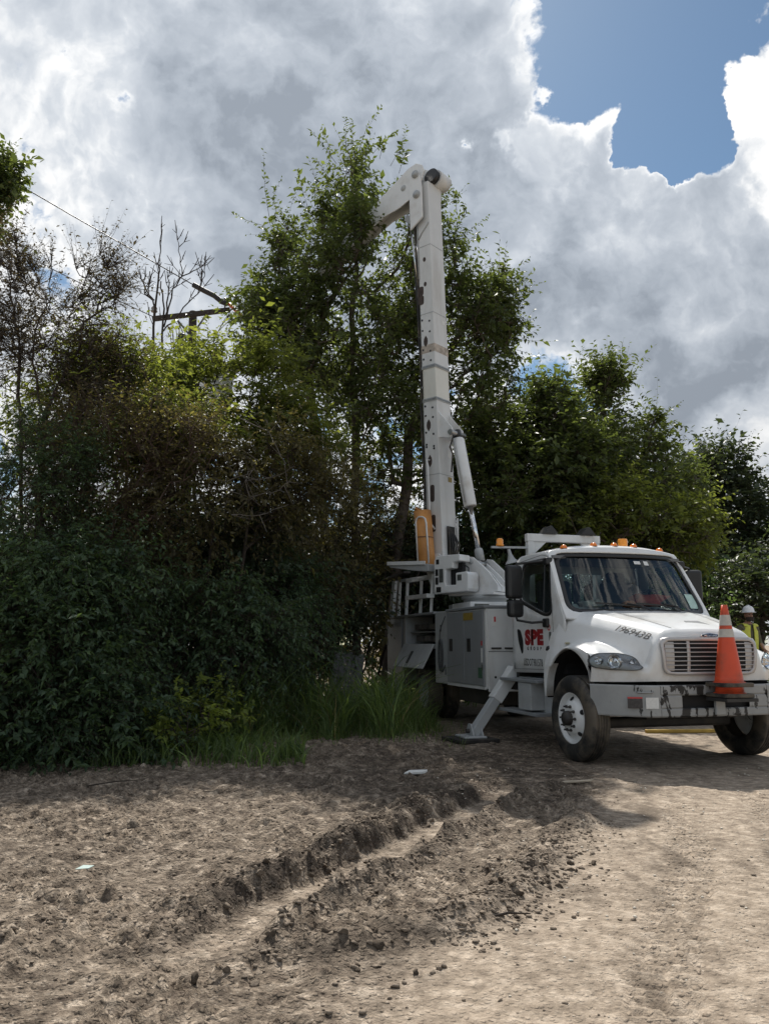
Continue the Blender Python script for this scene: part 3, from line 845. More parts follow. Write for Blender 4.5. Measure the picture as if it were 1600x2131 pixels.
# thin dry shrubs with fine dark branches
plant("feathery_shrub", "feathery dark shrub with fine upswept twigs at the left edge", "shrub",
      [[gp(60, 12.2), at(45, 900, 12.2), at(40, 700, 12.2), at(15, 560, 12.2)], [gp(90, 12.2), at(95, 860, 12.2), at(170, 690, 12.2), at(230, 600, 12.3)], [gp(70, 12.2), at(90, 900, 12.1), at(70, 720, 12.1), at(110, 560, 12.1)]],
      [E(190, 590, 12.2, 80, 75, .5), E(60, 600, 12.2, 80, 110, .5), E(120, 690, 12.2, 140, 100, .6), E(20, 520, 12.2, 40, 70, .4), E(240, 570, 12.2, 35, 40, .3), E(170, 780, 12.2, 140, 110, .6), E(20, 700, 12.2, 60, 120, .5)],
      'dry', bark_dark, n_clump=150, twigs=13, leaves=8, L=.05, tw_len=.62, up=.9, seed=31, r0=.045, twig_r=.0045, W=.4, curl=.18, tint=(0, .8))
plant("rusty_shrub", "rust brown twiggy shrub in front of the hedge's left half", "shrub",
      [[gp(150, 11.6), at(150, 1100, 11.6), at(190, 960, 11.6)], [gp(190, 11.6), at(240, 1060, 11.7), at(340, 920, 11.7)], [gp(170, 11.6), at(120, 1080, 11.6), at(110, 980, 11.6)]],
      [E(200, 930, 11.6, 130, 110, .5), E(350, 930, 11.7, 120, 100, .5), E(130, 1020, 11.6, 100, 100, .5), E(270, 1050, 11.6, 120, 80, .5)],
      'brown', mat("rusty twig", (.095, .062, .048), .9, var=.3), n_clump=120, twigs=11, leaves=7, L=.055, tw_len=.65, up=.35, seed=32, r0=.035, twig_r=.004, W=.42)

# the bare dead tree in front of the pole
def dead_tree():
    rg = np.random.default_rng(9); Y = 16.5
    root = empty("dead_tree", gp(330, Y)); tag(root, "bare dead tree with black branches in front of the utility pole", "tree")
    b0 = np.array(root.location)
    segs, rads = [], []
    def br(pts, r0, r1, kids=0, klen=.5):
        P = [np.array(at(px, py, Y + q)) for px, py, q in pts]
        dense = []
        for a, b in zip(P[:-1], P[1:]):
            for t in np.linspace(0, 1, 5)[:-1]: dense.append(a * (1 - t) + b * t + rg.normal(0, .012, 3))
        dense.append(P[-1]); n = len(dense)
        for i in range(n - 1):
            segs.append((dense[i], dense[i + 1])); rads.append((r0 + (r1 - r0) * i / (n - 1), r0 + (r1 - r0) * (i + 1) / (n - 1)))
        for _ in range(kids):
            i = rg.integers(n // 4, n - 1); d = dense[min(i + 1, n - 1)] - dense[i]; d /= np.linalg.norm(d) + 1e-9
            k = d + rg.normal(0, .55, 3) * np.array([1, .8, .6]) + np.array([0, 0, .35]); k /= np.linalg.norm(k)
            ln = klen * rg.uniform(.4, 1); a = dense[i]; m = a + k * ln * .5 + rg.normal(0, .02, 3); e = a + k * ln + np.array([0, 0, .08])
            for p, q in ((a, m), (m, e)): segs.append((p, q)); rads.append((.010, .006))
            for _ in range(2):
                kk = k + rg.normal(0, .6, 3); kk /= np.linalg.norm(kk); segs.append((m, m + kk * ln * .4)); rads.append((.007, .004))
    g = [(318, 1350, 0)]
    br([(312, 1380, 0), (310, 1000, 0), (316, 770, 0), (322, 650, 0), (332, 570, 0), (330, 540, 0), (337, 466, 0)], .042, .006, 10)
    br([(335, 1380, .2), (338, 1000, .2), (336, 760, .2), (341, 640, .2), (335, 585, .2)], .040, .012, 9)
    br([(341, 680, .2), (360, 600, .1), (380, 575, .1), (372, 520, 0), (370, 490, 0)], .018, .005, 8)
    br([(338, 690, 0), (375, 650, -.2), (410, 610, -.2), (425, 575, -.2), (424, 545, -.2)], .016, .005, 9)
    br([(324, 640, 0), (305, 605, .1), (296, 580, .1)], .02, .006, 5)
    br([(322, 625, 0), (302, 612, .1), (300, 560, .1)], .018, .006, 5)
    br([(378, 575, .1), (410, 560, .1), (432, 545, .1)], .014, .005, 4)
    br([(344, 660, .2), (352, 600, .3), (348, 555, .3)], .02, .006, 5)
    br([(350, 1200, -.3), (352, 850, -.3), (360, 740, -.4), (372, 715, -.4)], .025, .007, 7)
    br([(380, 1200, -.5), (400, 850, -.5), (430, 740, -.5), (470, 660, -.5)], .018, .006, 7)
    S = np.array(segs); Rr = np.array(rads)
    v, f = tube_arrays(S, Rr, 6)
    link("trunk", np_mesh("trunk", v - b0, f, smooth=True), bark_dark, root)
dead_tree()

# pale dead branches hanging in front of the hedge
def dead_branch():
    rg = np.random.default_rng(19); Y = 11.7
    root = empty("dead_branch", at(600, 1000, Y)); tag(root, "pale leafless branch arching across the dark middle of the hedge", "branch")
    b0 = np.array(root.location); S, Rr = [], []
    for pts in ([(480, 985), (540, 1000), (580, 990), (612, 970)], [(470, 1020), (520, 1035), (580, 1020), (618, 985)], [(500, 870), (560, 900), (590, 960), (600, 1010)], [(420, 990), (470, 1000), (520, 985), (545, 950)],
                [(480, 1070), (540, 1075), (600, 1050)], [(520, 1035), (510, 1000), (530, 975)]):
        P = [np.array(at(px, py, Y + rg.uniform(-.15, .15))) for px, py in pts]
        D = []
        for a, b in zip(P[:-1], P[1:]):
            for t in np.linspace(0, 1, 5)[:-1]: D.append(a * (1 - t) + b * t + rg.normal(0, .008, 3))
        D.append(P[-1])
        for i in range(len(D) - 1):
            S.append((D[i], D[i + 1])); Rr.append((.008 - .005 * i / len(D),) * 2)
            if rg.random() < .6: S.append((D[i], D[i] + rg.normal(0, .13, 3))); Rr.append((.005, .003))
    v, f = tube_arrays(np.array(S), np.array(Rr), 5)
    link("twigs", np_mesh("twigs", v - b0, f, smooth=True), bark_pale, root)
dead_branch()

# corner of a tree hanging into the picture at the upper left
plant("overhanging_tree", "tip of a leafy tree at the upper left edge of the picture", "tree",
      [[gp(-250, 14), at(-220, 700, 14), at(-120, 420, 14)]], [E(-40, 380, 14, 55, 50, .6), E(-120, 460, 14, 100, 90, .9), E(-20, 350, 14, 38, 30, .4)],
      'elm', bark_dark, n_clump=120, twigs=11, leaves=10, L=.11, tw_len=.5, seed=33, r0=.14)

# saplings at the hedge's foot, a sun patch painted into their leaf colour
for lb, px, Y, sh in (("sunlit yellow green sapling at the foot of the hedge", 400, 9.9, [(375, 1560, 10, -150), (400, 1560, 40, -110), (385, 1560, -30, -90), (420, 1500, 45, -20), (380, 1480, 5, -75), (410, 1460, 55, 25), (350, 1560, -50, -40), (390, 1540, 60, -70)]),
                      ("small bright sapling between hedge and tall grass", 440, 10.6, [(440, 1520, 5, -120), (445, 1500, 35, -60), (430, 1480, -30, -60), (440, 1440, 25, -30), (435, 1430, -35, -30)])):
    s2 = []
    for a, b, dx, dy in sh:
        p, q = at(a, b, Y), at(a + dx, b + dy, Y - .1)
        s2.append((tuple(p), tuple(q - p)))
    x0 = gp(px, Y)
    plant("sapling", lb, "sapling", [[x0, (x0[0], x0[1], x0[2] + .5)]], [((x0[0], x0[1], x0[2] + .35), (.45, .25, .3))], 'sapling', bark_dark, n_clump=9, twigs=6, leaves=9, L=.07, tw_len=.28, up=.3, droop=.1, seed=len(lb), r0=.012, shoots=s2, twig_r=.003, group="saplings at the hedge's foot", tint=(.1, 1))

# tall grass beside the truck
def grass(name, label, n, fx, seed, h0, h1, wd=.006, lf='grass'):
    rg = np.random.default_rng(seed)
    res_ = fx(rg, n); X, Y = res_[:2]; n = len(X)
    Z = ground_h(X, Y)[0]
    H = h0 + (h1 - h0) * rg.random(n) ** 1.6
    tall = rg.random(n) < .10
    if len(res_) > 2: H = H * res_[2]; tall &= res_[2] > .8
    H = np.where(tall, H * 1.1 + (h1 - h0) * .40, H)
    a = rg.uniform(0, 2 * math.pi, n); lean = np.where(tall, rg.uniform(.6, 1.25, n), rg.uniform(.15, 1.1, n))
    dx, dy = np.cos(a) * lean, np.sin(a) * lean
    K = 6; q = np.linspace(0, 1, K)
    P = np.stack([X[:, None] + dx[:, None] * H[:, None] * q ** 2.2, Y[:, None] + dy[:, None] * H[:, None] * q ** 2.2, Z[:, None] - .02 + H[:, None] * (q - .42 * lean[:, None] * q ** 3)], -1)
    b = rg.uniform(0, 2 * math.pi, n); w = wd * (.6 + .8 * rg.random(n)) * (.6 + H)
    S = np.stack([np.cos(b), np.sin(b), np.zeros(n)], -1)[:, None] * (w[:, None] * np.array([.8, 1, .95, .75, .45, .03]))[..., None]
    v = np.stack([P - S, P + S], 2).reshape(-1, 3)
    i0 = (np.arange(n)[:, None] * K + np.arange(K - 1)[None]) * 2
    f = np.stack([i0, i0 + 1, i0 + 3, i0 + 2], -1).reshape(-1, 4)
    t = np.repeat(np.clip(rg.normal(.45, .25, n), 0, 1), K * 2)
    o = link(name, np_mesh(name, v, f, t), LEAF[lf])
    tag(o, label, None, None, "stuff")
def patch(rg, n):
    px = rg.uniform(400, 960, n); Y = 10.35 + 4.6 * rg.random(n) ** 1.35
    X = (px - 800) / FPX * Y
    clump = fbm(X * 2.3, Y * 2.3, 3, 15)
    edge = 10.45 + .95 * sstep(px, 470, 640) + .55 * (fbm(X * 3, Y * 0, 3, 5) - .5) * 2
    right = .62 + .30 * (fbm(Y * 3, Y * 0 + 2, 3, 6) - .5) * 2 + .10 * (Y - 11.5)
    stray = rg.random(n) < .10
    k = ((Y > edge) & (X < right) | stray & (Y > edge - .45) & (X < right + .5)) & (rg.random(n) < .25 + 1.3 * sstep(clump, .35, .65))
    near = .22 + .78 * sstep(np.minimum(Y - edge, (right - X) * 1.6), 0, .75)
    return X[k], Y[k], near[k]
grass("tall_grass", "tall green grass growing beside the truck's rear", 21000, patch, 77, .10, 1.15, .0058)
LEAF['straw'] = mat_leaf("dry straw", (.16, .12, .06), (.30, .24, .13), .3, .6)
grass("dry_stalks", "dry straw stalks mixed into the tall grass", 1500, patch, 80, .25, 1.1, .0035, 'straw')
def fringe(rg, n):
    px = rg.uniform(-60, 640, n); Y = 9.35 + 1.1 * rg.random(n) ** .7; X = (px - 800) / FPX * Y
    k = rg.random(n) < .35 + .65 * (fbm(X * 2, Y * 2, 2, 3) > .5)
    return X[k], Y[k]
grass("hedge_weeds", "short weeds along the foot of the hedge", 4200, fringe, 78, .05, .42, .009)
def beyond(rg, n):
    X = rg.uniform(-3, 12, n); Y = rg.uniform(17.5, 27, n)
    k = ~((X < 3.2) & (Y < 18.6)); return X[k], Y[k]
grass("rough_grass", "rough sunlit grass on the ground beyond the truck", 8000, beyond, 79, .1, .45, .012)

# ------------------------------------------------------------------ the bucket truck (local: x forward, y to the driver's side, z up)
YAW = R(15.5)
TO = Vector((3.458, 10.412, 0))
truck = empty("bucket_truck", TO, -(R(90) - YAW))
tag(truck, "white utility bucket truck with its boom raised, outriggers down, parked by the hedge", "truck")

white = mat("white truck paint", (.74, .745, .74), .28, var=.03, vscale=2, coat=.3, grime=(.40, .35, .28), gscale=1.9, gamt=.5, gcut=(.47, .75))
white_dirty = mat("worn white paint", (.66, .665, .655), .45, var=.05, vscale=3, grime=(.30, .27, .22), gscale=2.2, gamt=.55, gcut=(.48, .75), streak=True)
greypaint = mat("grey cabinet paint", (.235, .248, .258), .42, var=.06, vscale=3, grime=(.20, .19, .17), gscale=2.0, gamt=.5, gcut=(.5, .75), streak=True)
palegrey = mat("pale grey paint", (.40, .415, .42), .42, var=.06, vscale=3, grime=(.24, .22, .2), gscale=2.5, gamt=.5, gcut=(.5, .75))
rubber = mat("black rubber", (.018, .018, .018), .65, var=.25, vscale=12, grime=(.14, .115, .085), gscale=3, gamt=.75, gcut=(.4, .62))
plastic = mat("black plastic", (.016, .016, .017), .42, var=.2, vscale=8)
darkmetal = mat("dark chassis metal", (.025, .024, .023), .6, var=.4, vscale=6, grime=(.08, .065, .05), gscale=4, gamt=.5)
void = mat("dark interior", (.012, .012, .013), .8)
chrome = mat("polished rod", (.75, .76, .78), .12, metal=1.0)
steel = mat("steel", (.35, .35, .35), .35, metal=.9, var=.2)
silver = mat("silver plastic", (.50, .48, .47), .35, metal=.35, var=.05)
orange_lens = mat("orange lens", (.80, .20, .012), .18, var=.08, coat=.5)
amber = mat("amber beacon lens", (.85, .30, .015), .15, var=.1, coat=.5)
orange_fg = mat("orange fibreglass", (.56, .25, .065), .5, var=.12, vscale=5, grime=(.25, .12, .05), gscale=3, gamt=.5)
red_ink = mat("red lettering", (.30, .020, .024), .4)
black_ink = mat("black lettering", (.012, .012, .014), .4)
sticker_w = mat("white sticker", (.70, .70, .68), .5, var=.08, vscale=40)
sticker_y = mat("yellow sticker", (.30, .21, .04), .5, var=.35, vscale=25)
sticker_g = mat("green sticker", (.05, .12, .07), .5, var=.3, vscale=30)
sticker_r = mat("red sticker", (.50, .06, .06), .5, var=.2, vscale=40)
seatcloth = mat("grey seat cloth", (.055, .058, .065), .9, var=.2)
dash_m = mat("grey dashboard", (.05, .052, .057), .7, var=.15)
glass = mat_glass("truck glass", (.80, .90, .88), 1.75)
lens_glass = mat_glass("headlight lens", (.94, .96, .97), 1.45)
def chipped():
    m_ = bpy.data.materials.new("chipped grey bumper paint"); m_.use_nodes = True
    N = NT(m_.node_tree); bs = m_.node_tree.nodes['Principled BSDF']
    tc = N.n('ShaderNodeTexCoord').outputs['Object']
    mp = N.n('ShaderNodeMapping'); N.put(mp.inputs['Vector'], tc); mp.inputs['Scale'].default_value = (1, 1.0, .35)
    a = N.noise(mp.outputs[0], 9, 8, .62, 2.0, .3).outputs['Fac']; b = N.noise(tc, 1.7, 2, .5).outputs['Fac']
    sx = N.n('ShaderNodeSeparateXYZ'); N.put(sx.inputs[0], tc)
    bias = N.ss(N.m('ABSOLUTE', sx.outputs['Y']), .95, .1, 0.0, .10)
    k = N.ss(N.m('ADD', N.m('ADD', a, N.m('MULTIPLY', N.m('SUBTRACT', b, .5), .5)), bias), .60, .625)
    base = N.ramp(N.noise(tc, 3, 5, .6).outputs['Fac'], [(.3, (.27, .275, .275)), (.7, (.36, .365, .36))])
    N.put(bs.inputs['Base Color'], N.mix(k, base, (.022, .02, .018, 1)))
    bs.inputs['Roughness'].default_value = .5
    return m_
bumper_m = chipped()

def part(mb, name, m_, parent=truck, bev=0.0, seg=2, label=None):
    o = mb.build(name, m_, parent, bev, seg)
    if label: o["label"] = label
    return o
def mesh_part(me, name, m_, parent=truck):
    me.materials.clear(); me.materials.append(m_)
    return link(name, me, m_, parent)

# ---- cab
def hw(z): return 1.07 - .085 * max(0., min(1., (z - 1.75) / .9)) ** 1.5
def xc(z): return -.28 - .66 * (z - 1.8)
def wx(y, z): return xc(z) - .22 * (abs(y) / hw(z)) ** 2.6
A_P = [(xc(z) - .22, z) for z in (1.70, 1.9, 2.1, 2.3, 2.5, 2.6)]
side_out = [(-2.06, .98), (-1.06, 1.0), (-.97, 1.12), (-.82, 1.30), (-.70, 1.38), (-.50, 1.42), (-.42, 1.60)] + A_P + [(-1.10, 2.635), (-1.5, 2.66), (-1.9, 2.645), (-2.02, 2.58), (-2.06, 2.45)]
side_win = round_poly([(-1.74, 2.50), (-.965, 2.50), (-.82, 1.81), (-1.0, 1.79), (-1.79, 2.02)], [.1, .06, .1, .1, .12])
NC = 120; cW = (-1.32, 2.16)
so_, si_ = radial(side_out, cW, NC), radial(side_win, cW, NC)
for sgn, nm in ((-1, "passenger"), (1, "driver")):
    fn = lambda x, z, s=sgn: (x, s * hw(z), z)
    o = part(MB().ring(so_, si_, fn, 5), "cab_side", white); solid(o, .006, 0)
    trim_o = radial(round_poly([(-1.79, 2.55), (-.93, 2.55), (-.775, 1.76), (-1.01, 1.745), (-1.84, 1.98)], [.12, .08, .12, .12, .14]), cW, NC)
    o2 = part(MB().ring(trim_o, radial(side_win, cW, NC), lambda x, z, s=sgn: (x, s * (hw(z) + .004), z), 1), "window_seal", plastic, truck); solid(o2, .008, 0)
    part(MB().fan(si_, lambda x, z, s=sgn: (x, s * (hw(z) - .02), z)), "side_window", glass)
    part(MB().bar((-1.10, sgn * (hw(2.5) - .01), 2.51), (-1.06, sgn * (hw(1.8) - .01), 1.80), .02, .03), "window_divider", plastic, truck, .004)
    # door shut lines and handle
    mb = MB()
    for pts in ([(-2.0, 1.03), (-2.0, 2.3), (-1.93, 2.56), (-1.2, 2.60), (-.98, 2.56), (-.86, 2.2), (-.79, 1.8), (-.76, 1.36)], [(-2.0, 1.03), (-1.03, 1.045)]):
        for a, b in zip(pts[:-1], pts[1:]): mb.bar((a[0], sgn * (hw(a[1]) + .0015), a[1]), (b[0], sgn * (hw(b[1]) + .0015), b[1]), .004, .009, (0, 1, 0))
    part(mb, "door_gap", void)
    hp = round_poly([(-1.90, 1.60), (-1.78, 1.58), (-1.70, 1.42), (-1.71, 1.26), (-1.76, 1.24), (-1.86, 1.42)], .05)
    part(MB().fan(hp, lambda x, z, s=sgn: (x, s * (hw(z) + .006), z)), "door_handle", plastic)
# windscreen frame
ws_out = round_poly([(-1.0, 2.655), (1.0, 2.655), (1.055, 1.70), (-1.055, 1.70)], .02, 2)
ws_out = [(max(-hw(z), min(hw(z), y * 1.02)), z + .04 * (1 - min(1, abs(y)) ** 2) * (z > 2.5)) for y, z in ws_out]
ws_pts = [(-.945, 2.60), (.945, 2.60), (1.03, 1.765), (-1.03, 1.765)]
ws_in = round_poly(ws_pts, [.13, .13, .15, .15], 8)
cF = (0, 2.18)
def edge_loop(n_side):
    """outer edge of the windscreen frame: follows roof line and A pillars exactly"""
    out = []
    for t in np.linspace(-1, 1, n_side): z = 2.62 + .065 * (1 - t * t); out.append((t * hw(2.62), z))
    for z in np.linspace(2.60, 1.70, n_side): out.append((hw(z), z))
    for t in np.linspace(1, -1, n_side): out.append((t * hw(1.68), 1.68))
    for z in np.linspace(1.70, 2.60, n_side): out.append((-hw(z), z))
    return out
wo, wi = radial(edge_loop(24), cF, 160), radial(ws_in, cF, 160)
o = part(MB().ring(wo, wi, lambda y, z: (wx(y, z), y, z), 6), "windscreen_frame", white); solid(o, .03, 1)
seal_i = radial(round_poly([(-.895, 2.55), (.895, 2.55), (.975, 1.82), (-.975, 1.82)], [.12, .12, .14, .14], 8), cF, 160)
seal_o = radial(round_poly([(-.952, 2.607), (.952, 2.607), (1.038, 1.757), (-1.038, 1.757)], [.14, .14, .16, .16], 8), cF, 160)
o = part(MB().ring(seal_o, seal_i, lambda y, z: (wx(y, z) + .006, y, z), 2), "windscreen_seal", plastic); solid(o, .012, 0)
ws = part(MB().fan(wi, lambda y, z: (wx(y, z) - .012, y, z), 8), "windscreen", glass)
# roof and back wall
def roof(u, w):
    y = w; z0 = 2.62 + .065 * (1 - (y / hw(2.6)) ** 2)
    xf_ = wx(y, z0); x = xf_ + (-2.05 - xf_) * u
    bow = .055 * math.sin(math.pi * min(1, u * 1.0)) ** .8
    return (x, y, z0 + bow * (1 - abs(y / hw(2.6)) ** 4) * 1.0 + .03 * (1 - abs(y / hw(2.6)) ** 6) * (1 if 0 < u < 1 else 0))
part(MB().grid(roof, np.linspace(0, 1, 16), [hw(2.6) * t for t in np.linspace(-1, 1, 25)]), "cab_roof", white)
bw = round_poly([(-.78, 2.42), (.78, 2.42), (.80, 1.98), (-.80, 1.98)], .07)
bo = [(-1.05, 1.0), (1.05, 1.0), (1.06, 1.8), (.985, 2.60), (0, 2.675), (-.985, 2.60), (-1.06, 1.8)]
o = part(MB().ring(radial(bo, (0, 2.2), 80), radial(bw, (0, 2.2), 80), lambda y, z: (-2.05, y, z), 2, False), "cab_back", white); solid(o, .03, 0)
part(MB().fan(radial(bw, (0, 2.2), 80), lambda y, z: (-2.05, y, z), 2), "rear_window", glass)
part(MB().span(-2.045, -2.015, -.08, .02, 1.98, 2.42), "rear_window_post", seatcloth)
part(MB().span(-2.02, -.55, -1.0, 1.0, 1.0, 1.06), "cab_floor", void)
part(MB().span(-2.0, -.9, -.98, .98, 2.53, 2.57), "headliner", mat("grey headliner", (.16, .165, .17), .9))
# seats, dashboard, wheel, things seen through the windscreen
for yy in (.52, -.52):
    s_ = empty("seat", (0, 0, 0), 0, truck)
    part(MB().span(-1.80, -1.25, yy - .27, yy + .27, 1.42, 1.58), "cushion", seatcloth, s_, .05, 3)
    part(MB().box((-1.78, yy, 1.93), (.16, .52, .74), Euler((0, R(-8), 0)).to_matrix()), "backrest", seatcloth, s_, .06, 3)
    part(MB().box((-1.84, yy, 2.34), (.12, .30, .20), Euler((0, R(-8), 0)).to_matrix()), "headrest", seatcloth, s_, .05, 3)
def dash(u, w):
    return (wx(w, 1.80) - .04 - .62 * u, w, 1.79 + .05 * math.sin(math.pi * min(1, u * 1.3)) - .25 * max(0, u - .75) * 4 * .25)
o = part(MB().grid(dash, np.linspace(0, 1, 10), np.linspace(-1.0, 1.0, 15)), "dashboard", dash_m); solid(o, .12, -1)
sw_ = MB(); Mw = Matrix.Translation((-1.02, .50, 1.93)) @ Euler((0, R(-62), 0)).to_matrix().to_4x4()
sw_.tube([Mw @ Vector((.22 * math.cos(t), .22 * math.sin(t), 0)) for t in np.linspace(0, 2 * math.pi, 25)], .016, 8, False)
for t in (0, 2.1, 4.2): sw_.bar(Mw @ Vector((0, 0, 0)), Mw @ Vector((.21 * math.cos(t), .21 * math.sin(t), 0)), .03, .015)
part(sw_, "steering_wheel", plastic)
# wipers
for y0, y1 in ((.10, -.55), (.62, .02)):
    a = (wx(y0, 1.80) + .02, y0, 1.80); b = (wx((y0 + y1) / 2, 1.90) + .03, (y0 + y1) / 2 - .02, 1.90)
    w_ = MB().tube([a, ((a[0] + b[0]) / 2 + .02, (a[1] + b[1]) / 2, 1.875), b], .010, 6)
    w_.bar((wx(y1, 1.905) + .018, y1 - .12, 1.905), (wx(y0 - .2, 1.875) + .018, y0 - .1, 1.865), .012, .022)
    part(w_, "wiper", plastic)
for y, z, w, h, m_ in ((.20, 2.48, .10, .045, sticker_w), (.34, 2.475, .07, .06, sticker_w), (.88, 1.95, .20, .20, mat("pale green permit", (.42, .58, .52), .5, var=.1, vscale=20))):
    part(MB().grid(lambda u, v, y=y, z=z, w=w, h=h: (wx(y + (u - .5) * w, z + (v - .5) * h) - .004, y + (u - .5) * w, z + (v - .5) * h), [0, .5, 1], [0, .5, 1]), "windscreen_sticker", m_)

# ---- roof lamps, beacon, rack
LX = -.98
for i, yy in enumerate((-.75, -.312, 0, .312, .75)):
    l_ = MB(); zt = roof(.06, yy)[2]
    l_.lathe([(.0, .052), (.022, .05), (.04, .036), (.047, .014), (.050, 0)], 16, Matrix.Translation((LX - .08 * abs(yy) ** 2, yy, zt - .004)) @ Matrix.Diagonal((1.5, .85, 1, 1)))
    part(l_, "marker_lamp", orange_lens)
bk = empty("beacon", (0, 0, 0), 0, truck)
MBk = Matrix.Translation((-1.75, .62, 2.72))
part(MB().lathe([(0, .0), (.085, 0), (.085, .05), (.075, .07), (.075, .10), (0, .10)], 20, MBk), "beacon_base", steel, bk)
part(MB().lathe([(.072, .10), (.074, .20), (.066, .225), (.0, .23)], 20, MBk), "beacon_lens", amber, bk)
rack = empty("cab_guard", (0, 0, 0), 0, truck)
XR = -2.25
part(MB().box((XR, -.11, 2.985), (.10, 1.24, .12)), "crossbar", white_dirty, rack, .01)
for yy in (-.67, .45):
    part(MB().span(XR - .05, XR + .05, yy - .05, yy + .05, .9, 2.925), "post", white_dirty, rack, .008)
    s1 = 1 if yy < 0 else -1
    part(MB().prism([(0, 0), (.22, 0), (0, -.20)], Matrix(((0, 0, 1, XR - .02), (s1, 0, 0, yy + s1 * .05), (0, 1, 0, 2.925), (0, 0, 0, 1))), .04), "gusset", white_dirty, rack)
for yy in (-.36, .28):
    sd_ = MB().prism([(-.12, 0), (.12, 0), (.02, .12), (-.02, .12)], Matrix(((0, 0, 1, XR - .12), (1, 0, 0, yy), (0, 1, 0, 3.047), (0, 0, 0, 1))), .24)
    part(sd_, "flood_lamp_cover", plastic, rack, .006)
part(MB().bar((XR, -.72, 2.83), (XR, -1.30, 2.82), .05, .03), "lamp_arm", palegrey, rack)
part(MB().lathe([(.0, .0), (.06, 0), (.06, .03), (.052, .035), (.052, .10), (.035, .12), (0, .12)], 16, Matrix.Translation((XR, -1.16, 2.836))), "amber_lamp", amber, rack)
part(MB().lathe([(.025, 0), (.03, -.08), (.06, -.17), (.11, -.22), (.105, -.215), (.05, -.15), (.02, -.05)], 20, Matrix.Translation((XR, -1.02, 2.80)) @ Euler((R(14), 0, 0)).to_matrix().to_4x4()), "air_horn", palegrey, rack)
part(MB().span(XR - .03, XR + .03, -.6, .4, 1.95, 2.0), "lower_crossbar", white_dirty, rack, .006)

# ---- mirrors
for sgn in (-1, 1):
    mr = empty("mirror", (0, 0, 0), 0, truck)
    yb = sgn * 1.40
    ap = [(-.98, sgn * 1.0, 2.50), (-1.12, sgn * 1.15, 2.49), (-1.22, sgn * 1.36, 2.47), (-1.24, sgn * 1.40, 2.40), (-1.24, sgn * 1.40, 1.80), (-1.22, sgn * 1.38, 1.70), (-1.10, sgn * 1.22, 1.665), (-.93, sgn * 1.07, 1.68)]
    part(MB().tube(ap, .017, 8), "mirror_arm", plastic, mr)
    part(MB().box((-.96, sgn * 1.03, 2.49), (.11, .10, .10)), "arm_bracket", plastic, mr, .02)
    part(MB().box((-.95, sgn * 1.085, 1.66), (.14, .06, .12)), "arm_bracket", plastic, mr, .02)
    M1 = Euler((0, 0, sgn * R(-14))).to_matrix()
    part(MB().box((-1.22, yb + sgn * .02, 2.22), (.12, .25, .46), M1), "mirror_head", plastic, mr, .045, 3)
    part(MB().box((-1.283, yb + sgn * .012, 2.22), (.01, .20, .40), M1), "mirror_glass", chrome, mr)
    part(MB().box((-1.20, yb + sgn * .015, 1.855), (.13, .235, .235), M1), "spot_mirror", plastic, mr, .05, 3)

# ---- hood and fenders
def xf(y):
    a = abs(y)
    return .95 - .05 * min(a / .62, 1) ** 2 - (.50 * max(0, (a - .62) / .6) ** 1.9)
def smax(a, b, k=.06): return .5 * (a + b + math.sqrt((a - b) ** 2 + k * k))
def smin(a, b, k=.06): return .5 * (a + b - math.sqrt((a - b) ** 2 + k * k))
def arch(x): return .72 + math.sqrt(max(0.0, .60 ** 2 - (x + .14) ** 2)) if abs(x + .14) < .60 else .72
def hb(x): return 1.065 - .415 * max(0., min(1., (x + .62) / 1.55)) ** 1.15
def zh(x, y):
    a = abs(y); t = max(0., min(1., (x + .62) / 1.55))
    zc_ = 1.845 - .30 * t ** 1.35
    b = hb(x)
    e = max(0., a - (b - .16)) 
    top = zc_ - .05 * min(a / b, 1.) ** 2 - 2.1 * e ** 1.55 - 2.2 * max(0, a - b)
    top += .016 * math.exp(-((a - b * .60) / .05) ** 2) * (1 - t * .4)      # raised centre panel edge
    f = 1.405 - .255 * max(0, (x - .02) / .75) ** 1.7 - .62 * max(0, (-.10 - x) / .72) ** 2.1
    f -= .06 * max(0, (a - 1.0) / .22) ** 2
    if a < .80: f -= (.80 - a) * .9
    return smax(top, f, .07)
XB = -.62
def ywid(w, x):
    a = abs(w); b = hb(x)
    y = b * a / .62 if a < .62 else b + (1.22 - b) * (a - .62) / .38
    return y if w >= 0 else -y
wsx = np.concatenate([np.linspace(-1, -.60, 30), np.linspace(-.56, .56, 29), np.linspace(.60, 1, 30)])
def back(w):
    t = max(0., min(1., (abs(w) - .66) / .10)); return XB - .15 * t * t * (3 - 2 * t)
def hood_top(u, w):
    x = back(w)
    for _ in range(3):                      # the column ends at the nose outline
        y = ywid(w, x); x = back(w) + (xf(ywid(w, .9 if abs(w) < .5 else x)) - .05 - back(w)) * u
    x1 = x
    y = ywid(w, x1)
    x1 = min(x1, xf(y) - .05)
    return (x1, y, zh(x1, y))
hm = MB()
hm.grid(hood_top, np.linspace(0, 1, 44), wsx)
edge_pts = [hood_top(1.0, w) for w in wsx]
def nose_at(u, x0, y, z0):
    """rounded front face under the top edge"""
    zb = .965 - .03 * max(0, abs(y) - .7)
    ang = min(1, u * 5) * math.pi / 2
    return (x0 + .05 * math.sin(ang) + .035 * math.sin(math.pi * u), y, z0 - (z0 - zb) * (u ** 1.15))
def nose(u, y):
    x0 = xf(y) - .05
    return nose_at(u, x0, y, zh(x0, y))
hm.grid(lambda u, k: nose_at(u, *edge_pts[int(k)]), np.linspace(0, 1, 30), range(len(wsx)))
hood = part(hm, "hood", white)
hood.data.update()
